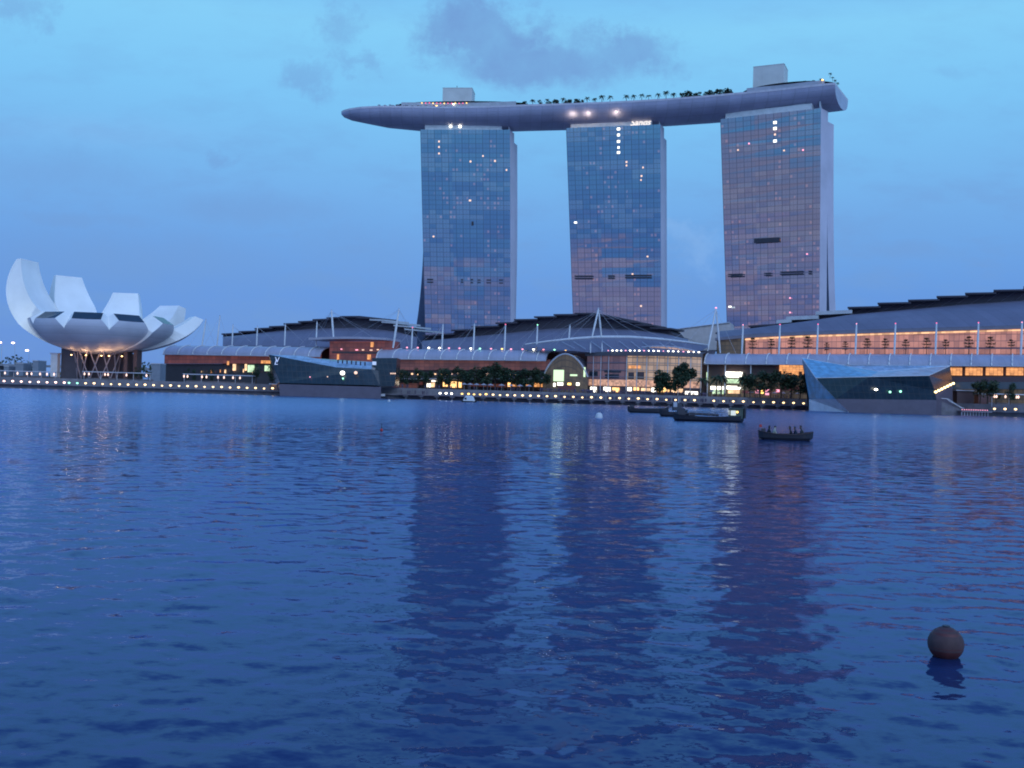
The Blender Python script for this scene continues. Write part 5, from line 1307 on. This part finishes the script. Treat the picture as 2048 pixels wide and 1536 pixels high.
for i, (x, yt) in enumerate([(1432, 752), (1442, 750), (1489, 752), (1405, 755)]):
    d = dM(x) - 9; h = P(x, yt, d).z - ZU; S.put(PZ(x, ZU, d), ['palm under the white lit signs, left of its pair', 'palm under the white lit signs, right of its pair', 'palm right of the stacked white lit signs', 'palm between the event hall and the right arcade'][i], rz=i, scale=h / 7.2)
cp_ = thing('cafe_parasol', 'pale parasol among the crowd on the promenade', 'parasol', (0, 0, -500), 'parasols along the promenade'); ORIGIN[cp_.name] = Vector((0, 0, 0))
m = MB(); m.tube([(0, 0, 0), (0, 0, 2.5)], .05, 5); m.build('pole', M_steel, cp_); m = MB(); m.tube([(0, 0, 2.2), (0, 0, 2.9)], [1.5, .06], 8); m.build('canopy', mat('parasol_cloth', (.40, .38, .42), .8), cp_); learn(cp_)
for i, x in enumerate([928, 940, 953, 967, 981, 1003, 1021, 1040, 1058, 1502, 1517, 1534, 1549, 1566, 1580, 1596, 1424, 1440]):
    q_ = PZ(x, ZU, QY + 15 + (i * 7) % 5)
    if i == 0: cp_.location = q_
    else: dup(cp_, q_)
# layered terrace trees
def layered_proto(seed, label):
    t = thing('terrace_tree', label, 'tree', (0, 0, -500), 'layered trees on the lit terrace'); ORIGIN[t.name] = Vector((0, 0, 0)); rnd = random.Random(seed)
    m = MB(); m.tube([(0, 0, 0), (.1, 0, 4), (0, 0, 8.2)], [.16, .13, .07], 6)
    lv = [(3.6, 1.9), (5.2, 2.0), (6.7, 1.7), (8.0, 1.0)]
    for z, r in lv:
        for k in range(5):
            a = k * 1.256 + rnd.random(); m.tube([(0, 0, z - .4), (r * math.cos(a), r * math.sin(a), z)], [.06, .03], 4)
    m.build('trunk', M_trunk, t); m = MB()
    for z, r in lv:
        r *= rnd.uniform(.75, 1.15)
        for i in range(90):
            a = rnd.uniform(0, 6.28); q_ = math.sqrt(rnd.random()) * r; p = Vector((q_ * math.cos(a), q_ * math.sin(a), z + rnd.gauss(0, .22) + .1 * q_)); a_ = Vector((rnd.gauss(0, 1), rnd.gauss(0, 1), rnd.gauss(0, .3))).normalized(); b_ = a_.cross(UP + Vector((rnd.gauss(0, .5), rnd.gauss(0, .5), 0))).normalized(); s = rnd.uniform(.22, .42)
            m.add([p - a_ * s, p + b_ * s * .6, p + a_ * s, p - b_ * s * .6], [(0, 1, 2, 3)])
    m.build('crown', M_leaf, t); return learn(t)
S = Spawner([layered_proto(k, 'x') for k in range(3)])
xt = [(1505, 676), (1542, 677), (1583, 674), (1615, 673), (1653, 685), (1690, 683), (1734, 677), (1770, 677), (1811, 679), (1853, 676), (1891, 679), (1937, 673), (1980, 674), (2022, 679), (2070, 675), (2110, 677), (2160, 676)]
for i, (x, yt) in enumerate(xt):
    d = dM(x) + 20; zb_ = P(x, 710, d).z; zt = P(x, yt, d).z; p = PZ(x, zb_, d); p.z = zb_; S.put(p, '%s layered dark tree from the left before the lit terrace wall' % ORD[i], rz=i * 2.2, scale=((zt - zb_) / 8.4 * 1.1, (zt - zb_) / 8.4 * 1.1, (zt - zb_) / 8.4))

# ------------------------------------------------------------------ crowd and far shore
def crowd():
    rnd = random.Random(5); m = MB()
    for i in range(420):
        if rnd.random() < .62: x = rnd.uniform(1080, 1415)
        else: x = rnd.uniform(780, 1600)
        d = rnd.uniform(QY + 1, QY + 26); z = ZB if d < QY + 12 else ZU
        p = PZ(x, z, d); h = rnd.uniform(1.5, 1.8); a = rnd.uniform(0, 3)
        s = Vector((math.cos(a), math.sin(a), 0)) * .17
        m.tube([p + s * .5, p + s * .5 + UP * h * .48], [.07, .1], 5); m.tube([p - s * .5, p - s * .5 + UP * h * .48], [.07, .1], 5)
        m.tube([p + UP * h * .46, p + UP * h * .66, p + UP * h * .82, p + UP * h * .87], [.16, .19, .2, .07], 6); m.ball(p + UP * h * .94, .1, None, .13, 6, 4)
        for sg in (1, -1): m.tube([p + s * sg * 1.25 + UP * h * .8, p + s * sg * 1.6 + UP * h * .45], [.06, .045], 4)
    tag(m.build('crowd', mat('crowd_clothes', (.10, .08, .13), .8, var=.8, scale=1.4)), 'dense dark crowd of people along the promenade before the halls', 'crowd', kind='stuff')
crowd()
tr_ = MB(); rnd = random.Random(8)
for i in range(2600):
    x = rnd.uniform(-500, 330); d = 760 + rnd.uniform(0, 60); z = ZU + rnd.random() * (9 + 5 * math.sin(x * .05) + 4 * math.sin(x * .021 + 1)); p = PZ(x, z, d)
    a_ = Vector((rnd.gauss(0, 1), rnd.gauss(0, 1), rnd.gauss(0, .6))).normalized(); b_ = a_.cross(Vector((rnd.gauss(0, 1), rnd.gauss(0, 1), rnd.gauss(0, 1)))).normalized(); s = rnd.uniform(.8, 1.8); tr_.add([p - a_ * s, p + b_ * s * .7, p + a_ * s, p - b_ * s * .7], [(0, 1, 2, 3)])
tag(tr_.build('far_treeline', M_leaf2), 'low dark treeline on the far shore left of the museum', 'trees', kind='stuff')
fb = thing('far_bridge', 'low pale road bridge far behind the museum', 'bridge', PZ(40, ZU, 720))
a, b = PZ(-400, 0, 720), PZ(330, 0, 720); m = MB(); m.slab((a.x, 720), (b.x, 720), (0, 14, 0), 13.2, 14.6); m.build('deck', mat('bridge_concrete', (.26, .27, .30), .8), fb)
for i in range(14):
    X = lerp(a.x + 4, b.x - 4, i / 13); m = MB(); m.slab((X - .9, 722), (X + .9, 722), (0, 8, 0), ZU - 3, 13.2); m.build('pier', MATS['bridge_concrete'], fb)
for i, (x, y) in enumerate([(4, 685), (30, 686), (58, 701)]):
    p = P(x, y, 726); t = thing('street_lamp', ['far street lamp at the very edge of the photo', 'tall far street lamp glowing pinkish, middle of three', 'far street lamp nearest the museum, lowest of three'][i], 'street lamp', (p.x, 726, 14.6), 'far street lamps')
    m = MB(); m.tube([(p.x, 726, 14.6), (p.x, 726, p.z), (p.x - 1.5, 726, p.z + .4)], .14, 5); m.build('post', M_steel, t); m = MB(); m.ball(p + Vector((-1.2, -.6, 0)), 1.35, .5, .6, 8, 5); m.build('bulb', glow_mat('street_glow', (1., .72, .55), 5.0), t)
for i, (x, w, y) in enumerate([(38, 16, 727), (70, 12, 722), (12, 10, 733), (310, 20, 728)]):
    d = 700; a = PZ(x, ZU, d); zt = P(x, y, d).z; t = thing('far_building', ['low far building below the tall street lamp', 'grey far block between street lamps and museum', 'lowest far building at the edge of the photo', 'bluish low building under the long low petal'][i], 'building', a)
    m = MB(); m.slab((a.x - w * .17, d), (a.x + w * .17, d), (0, 12, 0), ZU, zt); m.build('wall', mat('far_wall', (.22, .25, .30), .8), t); m = MB(); m.slab((a.x - w * .18, d - .3), (a.x + w * .18, d - .3), (0, 12.6, 0), zt, zt + .6); m.build('roof', M_steel, t)

# ------------------------------------------------------------------ boats
def hull_mesh(L, W, H, sheer=.5, flat=False, n=14):
    m = MB(); rows = []
    for i in range(n + 1):
        k = i / n; x = (k - .5) * L; s = abs(2 * k - 1)
        w = W / 2 * (1 - s ** (5 if flat else 2.6)) ** .6 + .03; z1 = H + sheer * s ** 2.2; z0 = -.35 + (.25 if flat else .5) * s ** 4
        xo = x * (1.0 + .0)
        rows.append([Vector((x * 1.0, -w, z1)), Vector((x * .985, -w * .93, H * .4)), Vector((x * .94, -w * .55, z0)), Vector((x * .94, w * .55, z0)), Vector((x * .985, w * .93, H * .4)), Vector((x, w, z1))])
    m.loft(rows); ins = [[r[0] + Vector((0, .07, 0)), Vector((r[0].x * .97, r[0].y * .9, H * .45)), Vector((r[0].x * .97, -r[0].y * .9, H * .45)), r[5] - Vector((0, .07, 0))] for r in rows]
    m.loft(ins); m.loft([[r[0], i_[0]] for r, i_ in zip(rows, ins)]); m.loft([[i_[3], r[5]] for r, i_ in zip(rows, ins)])
    m.poly(rows[0]); m.poly(rows[-1][::-1]); return m, rows
def place(t, x, yw, rz):
    hz = 787 + (x - 1024) * .0279; d = F * CAM_H / (yw - hz); p = P(x, yw, d); t.location = (p.x, p.y, 0); t.rotation_euler = (0, 0, rz); return d
def seated(label, shirt, lean=.0, shorts=M_hair, stand=False, loc=(0, 0, 0), rz=0.0, arms=0):
    """One continuous skinned body, seated or standing."""
    me = bpy.data.meshes.new('person')
    if stand:
        V = [(0, 0, .92), (.03, 0, 1.16), (.05, 0, 1.40), (.05, 0, 1.50), (.07, 0, 1.62), (.08, 0, 1.72), (0, .11, .86), (.03, .12, .48), (-.02, .12, .07), (.12, .13, .03), (0, -.11, .86), (.03, -.12, .48), (-.02, -.12, .07), (.12, -.13, .03), (.05, .21, 1.38), (.05, .27, 1.12), (.2, .22, .95), (.05, -.21, 1.38), (.05, -.27, 1.12), (.2, -.22, .95)]
    else:
        V = [(0, 0, .42), (.04 + lean * .3, 0, .66), (.08 + lean * .6, 0, .90), (.10 + lean * .7, 0, 1.0), (.13 + lean * .8, 0, 1.11), (.14 + lean * .8, 0, 1.21), (.05, .12, .42), (.45, .13, .46), (.47, .13, .10), (.60, .13, .05), (.05, -.12, .42), (.45, -.13, .46), (.47, -.13, .10), (.60, -.13, .05), (.08 + lean * .6, .21, .88), (.16 + lean * .5, .26, .64), (.40, .18, .56), (.08 + lean * .6, -.21, .88), (.16 + lean * .5, -.26, .64), (.40, -.18, .56)]
    Ed = [(0, 1), (1, 2), (2, 3), (3, 4), (4, 5), (0, 6), (6, 7), (7, 8), (8, 9), (0, 10), (10, 11), (11, 12), (12, 13), (2, 14), (14, 15), (15, 16), (2, 17), (17, 18), (18, 19)]
    me.from_pydata(V, Ed, []); o = bpy.data.objects.new('person', me); COL.objects.link(o)
    md = o.modifiers.new('skin', 'SKIN'); rs = [.15, .15, .17, .06, .095, .085, .1, .075, .05, .045, .1, .075, .05, .045, .065, .05, .04, .065, .05, .04]
    for v, r in zip(me.skin_vertices[0].data, rs): v.radius = (r, r)
    me.skin_vertices[0].data[0].use_root = True
    s2 = o.modifiers.new('sub', 'SUBSURF'); s2.levels = 1; s2.render_levels = 2
    me.materials.append(shirt); tag(o, label, 'person')
    hd = V[5]; ORIGIN[o.name] = Vector((0, 0, 0)); m = MB(); m.ball((hd[0] - .02, 0, hd[2] + .03), .105, .09, .09, 8, 6); m.build('hair', M_hair, o)
    m = MB(); m.ball((hd[0] + .045, 0, hd[2] - .07), .06, .075, .10, 8, 6); m.build('face', M_skin, o)
    o.location = loc; o.rotation_euler = (0, 0, rz); return o
# rowing boat with crew
b1_ = thing('open_boat', 'dark open wooden boat carrying several seated people, nearest boat', 'boat'); m, rws = hull_mesh(4.9, 1.5, .50, .28); m.build('hull', M_boat, b1_)
m = MB(); m.tube([r[0] + UP * .02 for r in rws], .045, 5); m.tube([r[5] + UP * .02 for r in rws], .045, 5); m.build('gunwale', M_wood, b1_)
m = MB(); [m.box((x_, 0, .34), .28, 1.25, .05) for x_ in (-1.3, -.4, .8, 1.5)]; m.build('thwart', M_wood, b1_)
m = MB(); m.box((-2.0, 0, .75), .35, .3, .5); m.box((-2.3, 0, .35), .16, .16, .8); m.build('outboard_motor', M_dark, b1_)
d1 = place(b1_, 1571, 880, RAD(-3)); bp = b1_.location.copy()
bm_ = Matrix.Rotation(RAD(-3), 3, 'Z')
M_sh = [mat('shirt_dark', (.02, .025, .035), .8), mat('shirt_pale', (.42, .42, .34), .8), mat('shirt_navy', (.02, .03, .06), .8), mat('shirt_grey', (.05, .055, .06), .8)]
for i, (x_, y_, sh, rz, lab) in enumerate([(-1.55, .12, 0, .2, 'person in dark clothes seated at the motor end of the open boat'), (-1.15, -.2, 1, .1, 'person in a pale shirt seated in the open boat'), (.62, .2, 0, 2.9, 'person in dark clothes amidships in the open boat, back to the bow'), (.98, -.22, 2, 3.2, 'person in navy seated close beside another amidships in the boat'), (1.62, .05, 3, 3.0, 'person in grey seated highest, near the bow of the open boat')]):
    q_ = bp + bm_ @ Vector((x_, y_, 0)); seated(lab, M_sh[sh], .05 * i, loc=(q_.x, q_.y, -.06 + (.1 if i == 4 else 0)), rz=rz)
fl = thing('small_flag', 'tiny red flag on a stick at the open boat stern', 'flag', bp + bm_ @ Vector((-2.35, .1, .6)))
o0 = ORIGIN[fl.name]; m = MB(); m.tube([o0, o0 + UP * .75], .02, 5); m.build('stick', M_wood, fl); m = MB(); m.hexa([o0 + Vector((0, -.01, .5)), o0 + Vector((.24, -.01, .5)), o0 + Vector((.24, .01, .5)), o0 + Vector((0, .01, .5))], [o0 + Vector((0, -.01, .74)), o0 + Vector((.24, -.01, .72)), o0 + Vector((.24, .01, .72)), o0 + Vector((0, .01, .74))]); m.build('cloth', M_red, fl)
# work barge
b2_ = thing('work_barge', 'long dark work barge with a lit deckhouse at one end', 'boat'); m, rws = hull_mesh(11.0, 3.2, .75, .35, True); m.build('hull', M_boat, b2_)
m = MB(); m.box((4.2, 0, 1.35), 1.9, 1.9, 1.5); m.box((4.2, 0, 2.15), 2.2, 2.1, .12); m.build('deckhouse', mat('barge_green', (.05, .08, .07), .6), b2_)
m = MB(); m.box((3.6, -1.0, 1.45), .8, .06, .75); m.box((3.05, -.2, 1.5), .06, .9, .7); m.build('lit_window', glow_mat('barge_window', (1., .95, .72), .35), b2_)
m = MB(); m.ball((4.2, -1.1, 1.6), .16); m.build('work_lamp', G_gold, b2_)
m = MB(); [m.tube([(x_, -1.35, .6), (x_, -1.35, 1.55)], .05, 5) for x_ in (-3.2, -2.2, -1.2, -.2, .8, 1.8, 2.8)]; m.tube([(-3.2, -1.35, 1.5), (2.8, -1.35, 1.5)], .05, 5); m.tube([(-3.2, -1.35, 1.1), (2.8, -1.35, 1.1)], .04, 5); m.build('guard_rail', mat('rail_dull', (.12, .12, .15), .5), b2_)
m = MB(); m.tube([(-4.6, .3, 1.0), (-1.5, .3, 1.15), (1.6, .4, 1.05)], .22, 7); m.box((-4.3, 0, 1.35), 1.1, 1.6, 1.2); m.box((-2.6, .3, 1.0), .9, 1.1, .7); m.build('deck_gear', M_dark, b2_)
m = MB(); m.box((5.4, 0, 1.6), .25, 2.4, 1.9); m.build('stern_post', M_boat, b2_)
place(b2_, 1417, 843, RAD(-2))
b3_ = thing('low_boat', 'long low dark boat drifting left of the barge', 'boat'); m, rws = hull_mesh(9.2, 2.2, .8, .7); m.build('hull', M_boat, b3_); m = MB(); m.box((-3.6, 0, 1.3), 1.0, 1.2, .9); m.build('bow_box', M_dark, b3_); m = MB(); m.tube([(-2.5, 0, .7), (3.6, 0, .9)], .3, 6); m.build('deck_gear', M_boat, b3_); place(b3_, 1296, 826, RAD(-3))
b4_ = thing('tug_boat', 'small dark tug with a grey cabin behind the barge bow', 'boat'); m, rws = hull_mesh(5.4, 2.0, .9, .5); m.build('hull', M_boat, b4_); m = MB(); m.box((.6, 0, 1.9), 1.5, 1.4, 1.4); m.build('cabin', M_dark, b4_); m = MB(); m.box((.1, -.72, 2.3), .7, .05, .9); m.build('window', mat('cabin_pale', (.4, .43, .5), .4), b4_); m = MB(); m.tube([(.9, 0, 2.6), (.9, 0, 3.6)], .06, 5); m.build('aerial', M_steel, b4_); place(b4_, 1347, 833.5, RAD(5))
S = None
def tent_boat(x, yw, L, H, label, rz):
    t = thing('covered_boat', label, 'boat'); m, r = hull_mesh(L, L * .33, .45, .2); m.build('hull', M_boat, t); m = MB()
    rows = []
    for i in range(9):
        k = i / 8; xx = (k - .5) * L * .86; h = H * (min(1, min(k, 1 - k) * 4.5) ** .5); rows.append([Vector((xx * (1 if k in (0, 1) else .95), -L * .15, .4)), Vector((xx * .9, -L * .11, .4 + h * .75)), Vector((xx * .88, 0, .4 + h)), Vector((xx * .9, L * .11, .4 + h * .75)), Vector((xx, L * .15, .4))])
    m.loft(rows); m.build('cover', M_tarp, t); m = MB(); m.box((-L * .2, -L * .135, .4 + H * .45), L * .12, .06, H * .4); m.build('window', M_dark, t); place(t, x, yw, rz)
tent_boat(722, 795.5, 5.8, 1.6, 'white covered boat moored below the dark pavilion', .05)
tent_boat(938, 804.5, 5.6, 1.9, 'white covered boat moored at the boardwalk start', -.1)
t = thing('motor_boat', 'small white-topped motor boat moored beside the dark block', 'boat'); m, r = hull_mesh(5.2, 1.7, .8, .4); m.build('hull', M_boat, t); m = MB(); m.box((0, 0, 1.35), 2.6, 1.4, .7); m.box((-.1, 0, 1.9), 3.2, 1.6, .12); m.build('cabin', M_white, t); place(t, 763, 797, 0)

# ------------------------------------------------------------------ buoys and float lines
bu = thing('ball_buoy', 'round weathered orange buoy floating close by', 'buoy'); m = MB(); m.ball((0, 0, .175), .238, None, .238, 32, 20)
m.build('float', M_buoy, bu, smooth=True)
m = MB(); m.loft([[Vector((.2405 * math.cos(b_) * math.cos(a_), .2405 * math.cos(b_) * math.sin(a_), .175 + .2405 * math.sin(b_))) for a_ in [2 * math.pi * k / 32 for k in range(33)]] for b_ in [RAD(x_) for x_ in (-18, 0, 15, 30, 50, 70, 85)]]); m.build('grimy_top', M_buoytop, bu, smooth=True)
m = MB(); m.tube([(0, 0, .40), (0, 0, .43)], .05, 10); m.build('lifting_eye', M_dark, bu); place(bu, 1891, 1311, .4); bu.location.z = 0.0
def marker(x, yw, label):
    t = thing('pole_marker', label, 'buoy'); m = MB(); m.tube([(0, 0, -.2), (0, 0, .62)], [.05, .03], 6); m.build('pole', M_dark, t); m = MB(); m.ball((0, 0, .08), .13, None, .14, 10, 6); m.build('float', M_red, t); m = MB(); m.tube([(0, 0, .5), (0, 0, .66)], [.02, .05], 6); m.build('topmark', M_dark, t); place(t, x, yw, 0)
marker(763, 862, 'small dark pole marker with a red float, left of the tower reflections')
def wbuoy(x, yw, r, label):
    t = thing('white_buoy', label, 'buoy'); m = MB(); m.tube([(0, 0, -.3), (0, 0, r * .35), (0, 0, r * 1.1), (0, 0, r * 1.5)], [r * .9, r, r * .8, r * .3], 10); m.build('float', M_tarp, t); m = MB(); m.tube([(0, 0, r * 1.5), (0, 0, r * 1.9)], r * .12, 6); m.build('topmark', M_dark, t); place(t, x, yw, 0)
wbuoy(1198, 836, .58, 'fat white buoy at the end of a float line before the boardwalk'); wbuoy(778, 803, .42, 'small white buoy beside the moored motor boat')
def floats(pts, n, label, r=.06):
    t = thing('float_line', label, 'float line'); w = []
    for i in range(n):
        k = i / (n - 1); x = interp(lerp(pts[0][0], pts[-1][0], k), pts); xx = lerp(pts[0][0], pts[-1][0], k); hz = 787 + (xx - 1024) * .0279; d = F * CAM_H / (x - hz); w.append(P(xx, x, d))
    c = w[n // 2]; t.location = (c.x, c.y, 0); ORIGIN[t.name] = Vector((c.x, c.y, 0)); m = MB()
    m.tube([Vector((p.x, p.y, .005)) for p in w], .010, 5); m.build('rope', mat('rope_dull', (.05, .06, .10), .8), t)
    for p in w[::2]:
        m = MB(); m.ball((p.x, p.y, .02), r, r * .7, r * .7, 8, 5); m.build('float', mat('float_pink', (.26, .17, .22), .6), t)
floats([(822, 858), (870, 855), (930, 853), (1000, 849)], 30, 'faint line of small floats crossing the tower reflections', .09)
floats([(1118, 823), (1150, 828), (1196, 834)], 24, 'pale float line running to the fat white buoy', .09)
floats([(470, 856), (560, 857), (700, 860)], 40, 'faint dotted float line left of the pole marker', .07)
